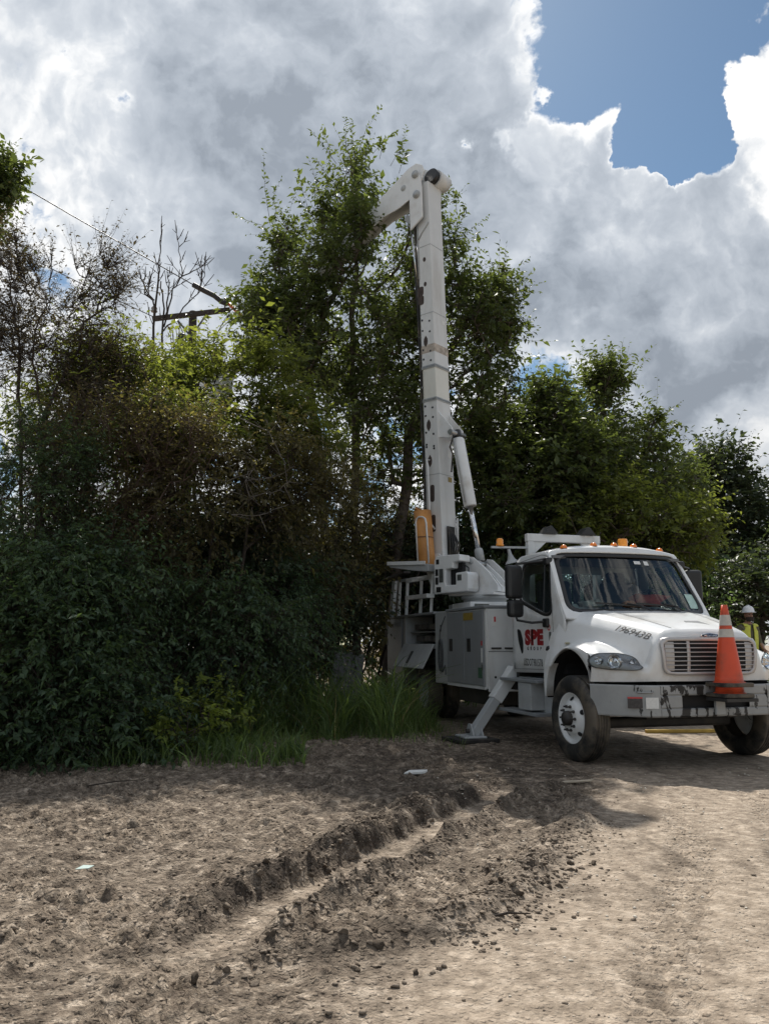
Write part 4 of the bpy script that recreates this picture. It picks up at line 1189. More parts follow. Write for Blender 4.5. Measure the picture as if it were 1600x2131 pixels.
def front(y, z, off=0.0):
    """point on the nose at given y, z"""
    z0 = zh(xf(y) - .05, y); zb = .965 - .03 * max(0, abs(y) - .7)
    t = max(0, min(1, (z0 - z) / (z0 - zb))) ** (1 / 1.15)
    p = nose(t, y); q = nose(t, y + .01)
    n_ = Vector((1, -(q[0] - p[0]) / .01, 0)).normalized()
    return Vector((p[0], y, z)) + n_ * off
for sgn in (-1, 1):
    mb = MB(); xs = np.linspace(-.77, xf(1.22) - .02, 40)
    def lip(x, k, s=sgn):
        zt = zh(x, 1.22) if x < xf(1.22) - .05 else zh(xf(1.22) - .05, 1.22)
        lo = arch(x) if x < .36 else .95
        lo = min(lo, zt - .02)
        return (x, s * (1.22 + .012 * math.sin(math.pi * k)), zt + (lo - zt) * k)
    mb.grid(lip, xs, np.linspace(0, 1, 5), True)
    # turned-in edge of the arch
    mb.grid(lambda x, k, s=sgn: (x, s * (1.22 - .10 * k), (arch(x) if x < .36 else .95)), xs, [0, .5, 1], True)
    part(mb, "fender_side", white)
    # dark wheel house
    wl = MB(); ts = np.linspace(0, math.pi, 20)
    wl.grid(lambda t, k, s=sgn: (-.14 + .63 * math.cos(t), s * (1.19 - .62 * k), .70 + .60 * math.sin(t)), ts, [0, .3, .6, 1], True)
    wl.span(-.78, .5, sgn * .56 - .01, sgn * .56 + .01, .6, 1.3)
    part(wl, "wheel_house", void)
    part(MB().tube([(-.80 + .02 * k, sgn * 1.15, 1.30 - .0 + .04 * math.sin(k)) for k in range(4)], .03, 8), "mud_flap_edge", plastic)
    p_ = Vector((-.36, sgn * 1.09, zh(-.36, 1.09)))
    part(MB().lathe([(0, .016), (.03, .014), (.045, .004), (.047, 0)], 18, Matrix.Translation(p_ + Vector((0, 0, .0)))), "fender_lamp", amber if False else mat("fender lamp", (.35, .30, .16), .25, coat=.4))
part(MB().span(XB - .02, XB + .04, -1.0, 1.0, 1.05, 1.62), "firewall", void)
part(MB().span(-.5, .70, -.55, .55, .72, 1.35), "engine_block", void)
# hood creases with painted shade, latch and scoop, emblem
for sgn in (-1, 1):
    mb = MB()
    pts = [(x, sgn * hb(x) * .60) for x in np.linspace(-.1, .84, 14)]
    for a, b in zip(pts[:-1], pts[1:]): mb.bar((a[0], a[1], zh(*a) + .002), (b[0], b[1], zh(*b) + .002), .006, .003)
    part(mb, "hood_crease_shade", mat("painted crease shade", (.28, .28, .28), .6))  # grey strip paints the shade along the raised panel's edge
part(MB().grid(lambda u, v: (.50 + .16 * u, -.02 + (.10 + .05 * u) * (v * 2 - 1) * 1.0 + .12, zh(.50 + .16 * u, .1) + .006 - .010 * u), [0, 1], [0, 1], False), "hood_vent", mat("painted vent shade", (.16, .165, .17), .6))  # flat grey patch, the shade inside the vent put into its colour
em = empty("emblem", (0, 0, 0), 0, truck)
el = [(.125 * math.cos(t), 1.475 + .030 * math.sin(t)) for t in np.linspace(0, 2 * math.pi, 40, endpoint=False)]
part(MB().fan(el, lambda y, z: front(y, z, .018), 2), "emblem_rim", chrome, em); 
part(MB().fan([(y * .90, 1.475 + (z - 1.475) * .74) for y, z in el], lambda y, z: front(y, z, .023), 2), "emblem_field", mat("dark blue enamel", (.012, .014, .035), .25), em)
mesh_part(map_mesh(text_mesh("FREIGHTLINER", .026, .001, .0006), lambda x, y, z: front(x, 1.475 + y, .027 + z)), "emblem_lettering", chrome, em)
def onhood(x, y, z, cx=.54, cy=-.775, zz=None):
    # lettering runs forwards along the flank of the hood, upright side towards the ridge
    X = cx + x; b = hb(X); Y_ = -(b - .035 - y * .62)
    e = .01; P0 = Vector((X, Y_, zh(X, Y_))); n_ = Vector((-(zh(X + e, Y_) - P0.z) / e, -(zh(X, Y_ + e) - P0.z) / e, 1)).normalized()
    return P0 + n_ * (.007 + z)
mesh_part(map_mesh(text_mesh("196943B", .135, .001, .0, .25, 1.02), onhood), "hood_lettering", black_ink)

# ---- grille
gr = empty("grille", (0, 0, 0), 0, truck)
gl_o = round_poly([(-.64, 1.455), (.64, 1.455), (.60, 1.035), (-.60, 1.035)], .09, 6); gl_i = round_poly([(-.60, 1.415), (.60, 1.415), (.565, 1.07), (-.565, 1.07)], .07, 6)
cg = (0, 1.24)
o = part(MB().ring(radial(gl_o, cg, 80), radial(gl_i, cg, 80), lambda y, z: front(y, z, .020), 2), "grille_surround", silver, gr); solid(o, .03, 0)
part(MB().fan(radial(gl_i, cg, 80), lambda y, z: front(y, z, .006), 4), "grille_mesh", void, gr)
for i in range(7):
    z = 1.095 + i * .0485
    w = .572 + .03 * (z - 1.07) / .35
    part(MB().grid(lambda y, k, z=z: front(y, z + .0065 * math.cos(k), .022 + .010 * math.sin(k)), np.linspace(-w, w, 17), np.linspace(0, 2 * math.pi, 7)), "slat", silver, gr)
for yy in (-.30, .30):
    part(MB().grid(lambda z, k, yy=yy: front(yy + .022 * math.cos(k), z, .016 + .006 * math.sin(k)), np.linspace(1.07, 1.415, 10), np.linspace(0, 2 * math.pi, 7)), "grille_strut", silver, gr)
for sgn in (-1, 1):
    part(MB().grid(lambda z, y, s=sgn: front(s * y, z, .010), np.linspace(1.08, 1.405, 6), np.linspace(.47, .575, 5)), "grille_end_panel", silver, gr)

# ---- headlights
for sgn in (-1, 1):
    h_ = empty("headlight", (0, 0, 0), 0, truck)
    hp = round_poly([(.78, 1.235), (.92, 1.285), (1.10, 1.275), (1.165, 1.20), (1.14, 1.115), (1.0, 1.085), (.80, 1.085), (.735, 1.12)], [.06, .06, .07, .06, .06, .05, .05, .04], 4)
    hp = [(sgn * (y * 1.06 + .015), z) for y, z in hp]
    o = part(MB().fan(hp, lambda y, z: front(y, z, .006), 3), "headlight_bowl", mat("headlight bowl", (.26, .26, .265), .25, metal=.6), h_)
    hc = (sgn * 1.02, 1.185)
    for yy, zz, rr in ((.885, 1.160, .062), (1.045, 1.185, .082), (1.16, 1.195, .045)):
        p = front(sgn * yy, zz, .018); q = front(sgn * (yy + .01), zz, .018)
        n_ = Vector((1, -(q.x - p.x) / (.01 * sgn), 0)).normalized() if True else Vector((1, 0, 0))
        M_ = Matrix.Translation(p) @ n_.to_track_quat('Z', 'Y').to_matrix().to_4x4()
        part(MB().lathe([(rr, .012), (rr * .85, -.002), (rr * .5, -.012), (rr * .25, -.012), (rr * .22, .01), (0, .014)], 18, M_), "reflector", chrome, h_)
    inner = [(hc[0] + (y - hc[0]) * .6, hc[1] + (z - hc[1]) * .6) for y, z in hp]
    part(MB().fan(hp, lambda y, z: front(y, z, .020 + .028 * max(0, 1 - ((y - hc[0]) / .22) ** 2 - ((z - hc[1]) / .11) ** 2)), 5), "headlight_lens", lens_glass, h_)
    o = part(MB().ring(hp, [(hc[0] + (y - hc[0]) * .95, hc[1] + (z - hc[1]) * .93) for y, z in hp], lambda y, z: front(y, z, .014), 1), "headlight_rim", plastic, h_)

# ---- front bumper
def bx(y):
    a = abs(y)
    return 1.03 - .03 * min(a / .72, 1) ** 2 - .58 * max(0, (a - .72) / .52) ** 1.6
bp = empty("front_bumper", (0, 0, 0), 0, truck)
def strip(y0, y1, z0, z1, n=8, dep=.05):
    mb = MB()
    sec = [(-dep, z0), (0 - .012, z0), (0, z0 + .015), (0, z1 - .015), (-.012, z1), (-.10, z1)]
    mb.grid(lambda y, k: (bx(y) + sec[int(k)][0], y, sec[int(k)][1]), np.linspace(y0, y1, n), range(6), False)
    return mb
for sgn in (-1, 1):
    part(strip(sgn * .70, sgn * 1.24, .58, .925, 12), "bumper_wing", bumper_m, bp)
part(strip(-.695, .695, .815, .925, 10), "bumper_top_rail", bumper_m, bp)
part(strip(-.695, .695, .58, .672, 10), "bumper_lower_rail", bumper_m, bp)
for y0, y1 in ((-.695, -.44), (.44, .695), (-.03, .07)):
    part(strip(y0, y1, .672, .815, 4), "bumper_panel", bumper_m, bp)
part(MB().span(.86, .95, -.68, .68, .62, .88), "bumper_core", void, bp)
part(MB().box((bx(-.93) + .012, -.945, .735), (.004, .16, .12), Euler((0, 0, R(-28))).to_matrix()), "warning_sticker", mat("dark warning sticker", (.05, .045, .045), .5, var=.5, vscale=30), bp)
part(MB().box((bx(-.93) + .014, -.945, .79), (.004, .16, .018), Euler((0, 0, R(-28))).to_matrix()), "sticker_heading", sticker_r, bp)
part(MB().box((bx(-.80) + .010, -.795, .735), (.004, .14, .12), Euler((0, 0, R(-17))).to_matrix()), "white_sticker", sticker_w, bp)
part(MB().tube([(bx(-.92) + .012, -.93, .855), (bx(-.92) + .03, -.92, .845), (bx(-.80) + .03, -.80, .847), (bx(-.79) + .012, -.785, .857)], .007, 6), "grab_handle", steel, bp)
part(MB().span(1.02, 1.06, -.035, .085, .60, .80), "tow_plate", palegrey, bp, .006)
part(MB().span(-.1, .1, -.9, .9, .38, .50), "front_axle", darkmetal, truck, .03)
for sgn in (-1, 1):
    part(MB().span(-8.2, .9, sgn * .43 - .04, sgn * .43 + .04, .62, .88), "frame_rail", darkmetal)
    part(MB().span(-.55, .55, sgn * .55 - .05, sgn * .55 + .05, .52, .60), "leaf_spring", darkmetal)
part(MB().span(.30, .5, -.55, .55, .52, .62), "engine_sump", darkmetal)

# ---- wheels
def wheel(name, x, y, sgn, steer=0.0, rr=.505, width=.27, dual=False):
    w_ = empty(name, (x, y, rr), steer, truck)
    Mx = Euler((R(90) * sgn, 0, 0)).to_matrix().to_4x4()     # local z -> outboard
    if sgn < 0: Mx = Euler((R(90), 0, 0)).to_matrix().to_4x4()
    else: Mx = Euler((R(-90), 0, 0)).to_matrix().to_4x4()
    h = width / 2
    prof = [(.285, -h + .04), (.30, -h + .02), (.36, -h), (.44, -h + .005), (.475, -h + .02), (rr - .008, -h + .035), (rr, -h + .05)]
    nr = 5; gw = .014
    xs_ = np.linspace(-h + .05, h - .05, nr + 1)
    for i in range(1, nr):
        prof += [(rr, xs_[i] - gw / 2), (rr - .014, xs_[i] - gw / 2 + .002), (rr - .014, xs_[i] + gw / 2 - .002), (rr, xs_[i] + gw / 2)]
    prof += [(rr, h - .05), (rr - .008, h - .035), (.475, h - .02), (.44, h - .005), (.36, h), (.30, h - .02), (.285, h - .04)]
    ty = part(MB().lathe(prof, 56, Mx), "tyre", rubber, w_)
    dish = h - .02
    if dual: rp = [(.298, dish), (.292, dish - .012), (.275, dish - .03), (.26, -.02), (.20, -.06), (.13, -.06), (.12, -.05), (0, -.05)]
    else: rp = [(.298, dish), (.300, dish + .006), (.288, dish - .006), (.272, dish - .03), (.262, dish - .05), (.235, dish - .045), (.20, dish - .005), (.165, dish + .028), (.10, dish + .03), (0, dish + .03)]
    rim = part(MB().lathe(rp, 48, Mx), "rim", white if not dual else palegrey, w_)
    if not dual:
        for k in range(5):
            t = 2 * math.pi * (k + .3) / 5
            c = Mx @ Vector((.228 * math.cos(t), .228 * math.sin(t), dish - .022))
            part(MB().lathe([(0, .0), (.030, .0), (.032, -.003)], 12, Matrix.Translation(c) @ Mx @ Euler((0, R(-38), 0)).to_matrix().to_4x4() if False else Matrix.Translation(c) @ Mx @ Euler((0, 0, t)).to_matrix().to_4x4() @ Euler((0, R(-40), 0)).to_matrix().to_4x4().inverted()), "hand_hole", void, w_)
        part(MB().lathe([(.088, dish + .02), (.085, dish + .075), (.07, dish + .10), (0, dish + .105)], 20, Mx), "hub", darkmetal, w_)
        for k in range(10):
            t = 2 * math.pi * k / 10
            c = Matrix.Translation(Mx @ Vector((.142 * math.cos(t), .142 * math.sin(t), dish + .026))) @ Mx
            part(MB().lathe([(.019, 0), (.019, .022), (.012, .026), (.012, .05), (0, .052)], 6, c), "lug_nut", darkmetal, w_)
    return w_
wheel("front_wheel", 0, -1.155, -1, R(2.2))
wheel("front_wheel", 0, 1.155, 1, R(2.2))
for sgn in (-1, 1):
    wheel("rear_wheel", -5.95, sgn * 1.06, sgn, dual=True)
    wheel("rear_wheel", -5.95, sgn * .72, sgn, dual=True)
part(MB().tube([(-5.95, -.9, .5), (-5.95, .9, .5)], .10, 12), "rear_axle", darkmetal)

# ---- steps below the door, fuel tank
st = empty("step_box", (0, 0, 0), 0, truck)
part(MB().span(-2.02, -.98, -1.02, -.55, .46, .92), "tank_panel", palegrey, st, .02)
part(MB().span(-2.18, -.95, -1.24, -1.0, .865, .905), "step_tread", greypaint, st, .006)
part(MB().span(-2.22, -.97, -1.26, -1.0, .435, .475), "step_tread", greypaint, st, .006)
part(MB().span(-1.6, -1.2, -1.22, -1.02, .50, .86), "step_riser", palegrey, st, .006)
st2 = empty("step_box", (0, 0, 0), 0, truck)
part(MB().span(-2.02, -.98, .55, 1.0, .46, .92), "tank_panel", palegrey, st2, .02)

# ---- lettering on the door
def ondoor(x, y, z, cx, cz): return Vector((cx + x, -(hw(cz + y) + .003 + z), cz + y))
sx = -1.36
mesh_part(map_mesh(text_mesh("SPE", .262, .001, .020, 0, 1.12), lambda x, y, z: ondoor(x * 1.32, y, z, sx, 1.462)), "logo_lettering", red_ink)
bolt = [(-.02, .12), (.035, .12), (.012, .02), (.04, .02), (-.045, -.14), (-.012, -.015), (-.04, -.015)]
bo_ = MB().prism([(-1.405 + a * .8, 1.465 + b) for a, b in bolt], Matrix(((1, 0, 0, 0), (0, 0, -1, -(hw(1.46) + .006)), (0, 1, 0, 0), (0, 0, 0, 1))), .002)
part(bo_, "logo_bolt", black_ink)
mesh_part(map_mesh(text_mesh("GROUP", .062, .001, .003, 0, 2.5), lambda x, y, z: ondoor(x * 1.12, y, z, sx, 1.318)), "logo_small_lettering", black_ink)
mesh_part(map_mesh(text_mesh("USDOT981578", .115, .001, .002, 0, 1.12), lambda x, y, z: ondoor(x * .74, y * 1.2, z, -1.41, 1.125)), "number_lettering", black_ink)
rp_ = [(.045 * math.cos(t), .045 * math.sin(t)) for t in np.linspace(0, 2 * math.pi, 24, endpoint=False)]
part(MB().ring(rp_, [(a * .6, b * .6) for a, b in rp_], lambda a, b: ondoor(a, b, .001, -.90, 1.60), 1), "red_badge", sticker_r)
part(MB().fan([(-.03, -.07), (.03, -.07), (.03, .07), (-.03, .07)], lambda a, b: ondoor(a, b, .001, -.87, 1.47), 1), "door_sticker", mat("dark sticker", (.10, .105, .09), .5, var=.4, vscale=40))

# ---- service body
sb = empty("service_body", (0, 0, 0), 0, truck)
YS = 1.22
for sgn in (-1, 1):
    s = sgn
    def sp(x0, x1, y0, y1, z0, z1): return MB().span(x0, x1, s * y0, s * y1, z0, z1)
    part(sp(-4.43, -2.73, .62, YS, .70, 1.93), "front_cabinet", white_dirty, sb, .012)
    part(sp(-4.46, -2.70, .60, YS + .035, 1.932, 1.975), "cabinet_lid", greypaint, sb, .008)
    for x0, x1 in ((-4.40, -3.60), (-3.585, -2.78)):
        d_ = part(sp(x0, x1, YS + .003, YS + .028, .745, 1.905), "cabinet_door", greypaint, sb, .006)
        hx = x0 + .12 if x0 < -4 else x0 + .14
        part(sp(hx, hx + .15, YS + .0285, YS + .036, 1.26, 1.47), "paddle_latch", plastic, sb, .01)
    part(sp(-4.43, -2.75, YS - .01, YS + .02, .69, .735), "cabinet_sill", white_dirty, sb, .004)
    part(sp(-5.10, -4.44, .60, YS + .002, .70, 1.955), "wheel_side_cabinet", palegrey, sb, .012)
    # rear cabinet round the open compartment
    part(sp(-8.30, -7.06, .62, YS, .66, 1.92), "rear_cabinet", greypaint, sb, .012)
    part(sp(-8.22, -7.16, YS + .003, YS + .022, 1.06, 1.88), "cabinet_door", greypaint, sb, .006)
    part(sp(-8.36, -5.11, .58, YS + .03, 1.922, 1.965), "cabinet_lid", greypaint, sb, .008)
    part(sp(-7.05, -5.11, .62, YS, 1.30, 1.385), "compartment_floor", palegrey, sb)
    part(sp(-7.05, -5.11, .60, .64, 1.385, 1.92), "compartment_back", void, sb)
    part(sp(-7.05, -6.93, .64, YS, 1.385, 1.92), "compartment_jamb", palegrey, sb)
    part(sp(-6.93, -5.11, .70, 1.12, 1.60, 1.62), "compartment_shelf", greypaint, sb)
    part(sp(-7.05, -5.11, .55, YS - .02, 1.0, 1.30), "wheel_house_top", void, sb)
    if s < 0:
        part(MB().box((-6.05, -(YS + .13), 1.16), (1.86, .03, .50), Euler((R(-28), 0, 0)).to_matrix()), "drop_door", palegrey, sb, .006)
        part(MB().box((-6.15, -(YS + .165), 1.135), (.12, .02, .26), Euler((R(-28), 0, 0)).to_matrix()), "drop_door_latch", plastic, sb, .01)
        for x, z in ((-6.6, 1.66), (-6.2, 1.66), (-5.7, 1.655), (-6.5, 1.43), (-6.0, 1.43), (-5.5, 1.42)):
            part(MB().span(x - .16, x + .16, -1.08, -.75, z, z + .11), "tool_tray", mat("dull tool", (.10, .09, .08), .6, var=.5, vscale=12), sb, .01)
        # bundle of rope on a hook
        rp2 = MB(); rg = np.random.default_rng(2)
        for k in range(5):
            w = .045 + .012 * k
            rp2.tube([(-4.78 + w * math.cos(t) + .01 * k, -(YS + .018 + .006 * k), 1.19 + .27 * math.sin(t)) for t in np.linspace(0, 2 * math.pi, 22)], .011, 6, False)
        rp2.tube([(-4.79, -(YS + .03), 1.46), (-4.80, -(YS + .02), 1.62), (-4.66, -(YS + .02), 1.74), (-4.45, -(YS + .04), 1.86)], .007, 6)
        rp2.tube([(-4.76, -(YS + .03), .95), (-4.64, -(YS + .03), .90), (-4.50, -(YS + .03), 1.02), (-4.46, -(YS + .04), .86)], .010, 6)
        part(rp2, "rope_bundle", mat("grey rope", (.09, .095, .095), .9, var=.4, vscale=30), sb)
        part(MB().span(-4.80, -4.77, -(YS + .012), -(YS + .004), 1.60, 1.72), "hook", plastic, sb)
        for x0, x1, z0, z1, m_ in ((-3.60, -3.18, 1.76, 1.88, sticker_y), (-2.99, -2.83, .86, 1.02, sticker_g), (-2.86, -2.80, 1.10, 1.32, sticker_w), (-2.85, -2.79, .98, 1.07, mat("dark sticker", (.1, .1, .09), .5)), (-2.86, -2.80, 1.36, 1.43, sticker_r)):
            part(MB().span(x0, x1, -(YS + .032), -(YS + .0295), z0, z1), "cabinet_sticker", m_, sb)
        for z0, z1 in ((1.70, 1.82), (1.36, 1.50)):
            part(MB().span(-8.27, -8.18, -(YS + .03), -(YS + .023), z0, z1), "rear_latch", plastic, sb)
# bulkhead facing the cab, with dents and fixings
part(MB().span(-4.40, -2.75, -.61, .61, .90, 1.75), "body_core", white_dirty, sb)
part(MB().span(-2.745, -2.71, -1.19, 1.19, .66, 1.925), "bulkhead", white_dirty, sb, .01)
for y0, y1 in ((-1.14, -.98), (-.92, -.76)):
    part(MB().span(-2.71, -2.69, y0, y1, 1.305, 1.33), "drip_bracket", plastic, sb)
part(MB().span(-2.712, -2.704, -1.19, -.6, 1.265, 1.272), "bulkhead_seam", void, sb)
part(MB().span(-2.71, -2.703, -1.13, -1.05, 1.66, 1.80), "bulkhead_sticker", sticker_w, sb)
part(MB().span(-2.703, -2.699, -1.09, -1.06, 1.72, 1.80), "bulkhead_sticker", sticker_r, sb)
part(MB().lathe([(0, 0), (.02, 0)], 12, Matrix.Translation((-2.705, -1.08, .88)) @ Euler((0, R(90), 0)).to_matrix().to_4x4()), "drain_hole", void, sb)
part(MB().span(-8.3, -4.4, -.62, .62, .88, 1.05), "bed_floor", darkmetal, sb)
part(MB().span(-8.32, -8.28, -1.1, 1.1, .9, 1.2), "tailboard", palegrey, sb)
part(MB().span(-4.2, -2.9, -1.1, -.6, .45, .66), "underbody_box", darkmetal, sb)
part(MB().span(-8.2, -7.1, -1.1, 1.1, .5, .66), "rear_crossmember", darkmetal, sb)

# ---- access ladder frames on the body's top
lad = empty("access_ladder", (0, 0, 0), 0, truck)
zt = 1.965
part(MB().bar((-8.55, -1.05, zt), (-8.45, -1.0, 2.78), .09, .09), "post", palegrey, lad, .006)
for x in (-8.0, -7.45, -6.50, -5.82):
    part(MB().bar((x, -1.05, zt), (x + .02, -1.02, 2.72), .06 if x > -7.8 else .04, .05), "post", white_dirty, lad, .005)
part(MB().bar((-8.05, -1.02, 2.74), (-7.40, -1.02, 2.72), .06, .06), "top_rail", greypaint, lad, .005)
part(MB().bar((-7.45, -1.02, 2.70), (-5.75, -1.02, 2.66), .07, .09), "top_rail", white, lad, .006)
part(MB().bar((-7.10, -1.10, 2.32), (-5.70, -1.10, 2.29), .16, .08), "ladder_step", white, lad, .006)
part(MB().bar((-9.3, -.98, 2.86), (-7.6, -.98, 2.90), .16, .05), "tray_arm", darkmetal, lad, .006)

# ---- outriggers
def outrigger(x, sgn, yf=1.66, z_top=1.02, yt=.98):
    o_ = empty("outrigger", (0, 0, 0), 0, truck)
    a, b = Vector((x, sgn * yt, z_top)), Vector((x, sgn * yf, .10))
    d = (b - a).normalized()
    part(MB().bar(a, a + d * .55, .16, .20, (1, 0, 0)), "outer_leg", white_dirty, o_, .01)
    part(MB().bar(a + d * .50, b, .125, .165, (1, 0, 0)), "inner_leg", palegrey, o_, .008)
    ft = MB().box((x, sgn * (yf + .03), .075), (.42, .34, .03)); part(ft, "foot_plate", palegrey, o_, .012)
    part(MB().prism([(-.16, 0), (.16, 0), (.05, .16), (-.05, .16)], Matrix(((1, 0, 0, x), (0, 0, 1, sgn * yf - .05), (0, 1, 0, .09), (0, 0, 0, 1))), .02), "foot_bracket", palegrey, o_)
    part(MB().prism([(-.16, 0), (.16, 0), (.05, .16), (-.05, .16)], Matrix(((1, 0, 0, x), (0, 0, 1, sgn * yf + .09), (0, 1, 0, .09), (0, 0, 0, 1))), .02), "foot_bracket", palegrey, o_)
    part(MB().tube([(x, sgn * yf - .1, .15), (x, sgn * yf + .16, .15)], .032, 12), "foot_pin", darkmetal, o_)
    return o_
outrigger(-2.22, -1)
part(MB().span(-2.42, -2.02, -1.0, 1.0, .72, .98), "outrigger_crossbeam", darkmetal)
outrigger(-7.75, -1, 1.55, .80, 1.0); outrigger(-7.75, 1, 1.55, .80, 1.0)

# ------------------------------------------------------------------ turret and boom (frame: s along the boom's reach, n away from the camera, z up)
TL = Vector((-5.25, -.18, 0))
u_w = Vector((math.cos(R(140)), math.sin(R(140)), 0))
ROT = Matrix.Rotation(R(90) - YAW, 3, 'Z')
u_l = ROT @ u_w
n_l = Vector((0, 0, 1)).cross(u_l) * -1
n_w = Vector((u_w.y, -u_w.x, 0))
n_l = ROT @ n_w
def B(s, n, z): return TL + u_l * s + n_l * n + Vector((0, 0, z))
MBm = Matrix((u_l, n_l, Vector((0, 0, 1)))).transposed()          # boom frame -> truck frame
def M4(s, n, z, rot=None):
    m_ = MBm.to_4x4()
    if rot is not None: m_ = m_ @ rot
    return Matrix.Translation(B(s, n, z)) @ m_
PL = lambda s, n, z: M4(s, n, z) @ Matrix(((1, 0, 0, 0), (0, 0, 1, 0), (0, 1, 0, 0), (0, 0, 0, 1)))   # polygon (s,z), extruded along n

# pedestal and turntable
pd = empty("pedestal", (0, 0, 0), 0, truck)
part(MB().span(TL.x - .48, TL.x + .48, TL.y - .48, TL.y + .48, .9, 2.14), "pedestal_box", white, pd, .015)
part(MB().span(TL.x - .62, TL.x - .485, TL.y - .5, TL.y + .3, 1.9, 2.12), "valve_cover", greypaint, pd, .01)
part(MB().span(TL.x + .481, TL.x + .487, TL.y - .40, TL.y - .12, 1.98, 2.10), "pedestal_label", mat("dark sticker", (.1, .1, .09), .5), pd)
part(MB().span(TL.x + .481, TL.x + .487, TL.y + .22, TL.y + .36, 2.02, 2.09), "pedestal_label", plastic, pd)
part(MB().lathe([(.40, 2.14), (.40, 2.20), (.44, 2.205), (.44, 2.27), (.0, 2.27)], 36, Matrix.Translation((TL.x, TL.y, 0))), "turntable_ring", palegrey, pd)
tu = empty("turret", (0, 0, 0), 0, truck)
part(MB().box(B(.05, 0, 2.295), (1.0, .80, .05), MBm), "turntable_plate", white, tu, .008)
# side plates: rise towards the boom pin, slope down to the front
plate = [(-.50, 2.32), (-.50, 2.45), (-.30, 2.70), (.02, 2.98), (.14, 3.0), (.20, 2.90), (.26, 2.62), (.50, 2.75), (.80, 3.10), (1.10, 3.12), (1.18, 2.95), (.95, 2.32)]
for nn in (-.34, -.13, .10, .31):
    part(MB().prism(plate if abs(nn) > .2 else [(-.46, 2.32), (-.46, 2.42), (-.28, 2.64), (.02, 2.90), (.12, 2.92), (.18, 2.84), (.24, 2.60), (.3, 2.32)], PL(0, nn, 0), .035), "turret_plate", white, tu, .008)
part(MB().prism([(-.46, 2.33), (-.44, 2.42), (.0, 2.62), (.3, 2.55), (.9, 2.6), (.9, 2.33)], PL(0, -.30, 0), .60), "turret_core", white, tu)
part(MB().tube([B(.07, -.20, 2.88), B(.07, .20, 2.88)], .06, 16), "cylinder_pin", steel, tu)
part(MB().lathe([(0, .012), (.05, .01), (.055, 0)], 14, Matrix.Translation(B(.07, -.345, 2.90)) @ MBm.to_4x4() @ Euler((R(90), 0, 0)).to_matrix().to_4x4()), "pin_cap", palegrey, tu)
part(MB().tube([B(1.0, -.36, 2.98), B(1.0, .36, 2.98)], .075, 18), "boom_pin", steel, tu)
# control cover: white angular box with a dark recess
cc = empty("control_cover", (0, 0, 0), 0, truck)
cp = [(-.02, 2.36), (1.02, 2.33), (1.10, 2.42), (1.10, 3.02), (1.02, 3.12), (.22, 3.12), (.20, 2.98), (.44, 2.96), (.46, 2.84), (.70, 2.83), (.70, 2.50), (.36, 2.50), (.36, 2.74), (-.02, 2.76), (-.06, 2.70), (-.06, 2.42)]
CS = lambda s_: -.12 + (s_ + .06) * .66
CZ = lambda z: 2.30 + (z - 2.33) * .90
cp = [(CS(a_), CZ(b_2)) for a_, b_2 in cp]
part(MB().prism(cp, PL(0, -.72, 0), .34), "cover_shell", white, cc, .02, 3)
part(MB().prism([(CS(a_), CZ(b_2)) for a_, b_2 in ((.30, 2.46), (.76, 2.46), (.76, 2.90), (.30, 3.0))], PL(0, -.55, 0), .10), "cover_recess", void, cc)
for s0, s1, z0, z1, m_ in ((.92, 1.02, 2.94, 3.04, plastic), (.95, 1.05, 2.70, 2.84, plastic), (.78, .92, 2.56, 2.84, mat("dark label", (.06, .065, .06), .5, var=.5, vscale=20)), (.95, 1.05, 2.52, 2.67, plastic), (.86, 1.02, 2.36, 2.47, plastic), (.16, .30, 2.58, 2.70, mat("dark label", (.06, .065, .06), .5))):
    part(MB().prism([(CS(a_), CZ(b_2)) for a_, b_2 in ((s0, z0), (s1, z0), (s1, z1), (s0, z1))], PL(0, -.726, 0), .005), "cover_label", m_, cc)
part(MB().tube([B(.12, -.56, 2.82), B(.02, -.62, 2.82), B(-.04, -.58, 2.76), B(-.01, -.54, 2.68)], .012, 8), "grab_loop", plastic, cc)

# lower boom: box girder, near vertical
S0, Z0, S1, Z1 = .98, 2.95, 1.26, 11.05
def axis(z): return S0 + (S1 - S0) * (z - Z0) / (Z1 - Z0)
def half(z):
    t = (z - Z0) / (Z1 - Z0); return (.205 - .02 * t, .245 - .02 * t)
lb_ = empty("lower_boom", (0, 0, 0), 0, truck)
def tub(z0, z1, grow=0.0, n=2):
    mb = MB(); vs_ = []; zs = np.linspace(z0, z1, n)
    for z in zs:
        a, b = half(z); a += grow; b += grow; c = .07; q = axis(z)
        sec = [(-a, -b + .0), (-a, b), (a - c, b), (a, b - c), (a, -b + c), (a - c, -b)]
        vs_.append([B(q + s_, n_, z) for s_, n_ in sec])
    k = 6; flat = [p for r_ in vs_ for p in r_]
    fs_ = [(i * k + j, i * k + (j + 1) % k, (i + 1) * k + (j + 1) % k, (i + 1) * k + j) for i in range(n - 1) for j in range(k)]
    fs_ += [tuple(range(k)), tuple((n - 1) * k + j for j in range(k))]
    return mb.add(vs_ and flat, fs_)
boom_w = mat("worn boom paint", (.66, .665, .66), .4, var=.05, vscale=2, grime=(.40, .37, .32), gscale=1.4, gamt=.6, gcut=(.46, .72), streak=True)
boom_ins = mat("cream insulator section", (.70, .69, .63), .4, var=.05, vscale=2, grime=(.45, .40, .33), gscale=2, gamt=.5, streak=True)
part(tub(2.72, 6.25), "boom_base_section", boom_w, lb_, .01)
part(tub(6.25, 6.95, -.006), "insulator_section", boom_ins, lb_, .01)
part(tub(6.95, 11.05), "boom_top_section", boom_w, lb_, .01)
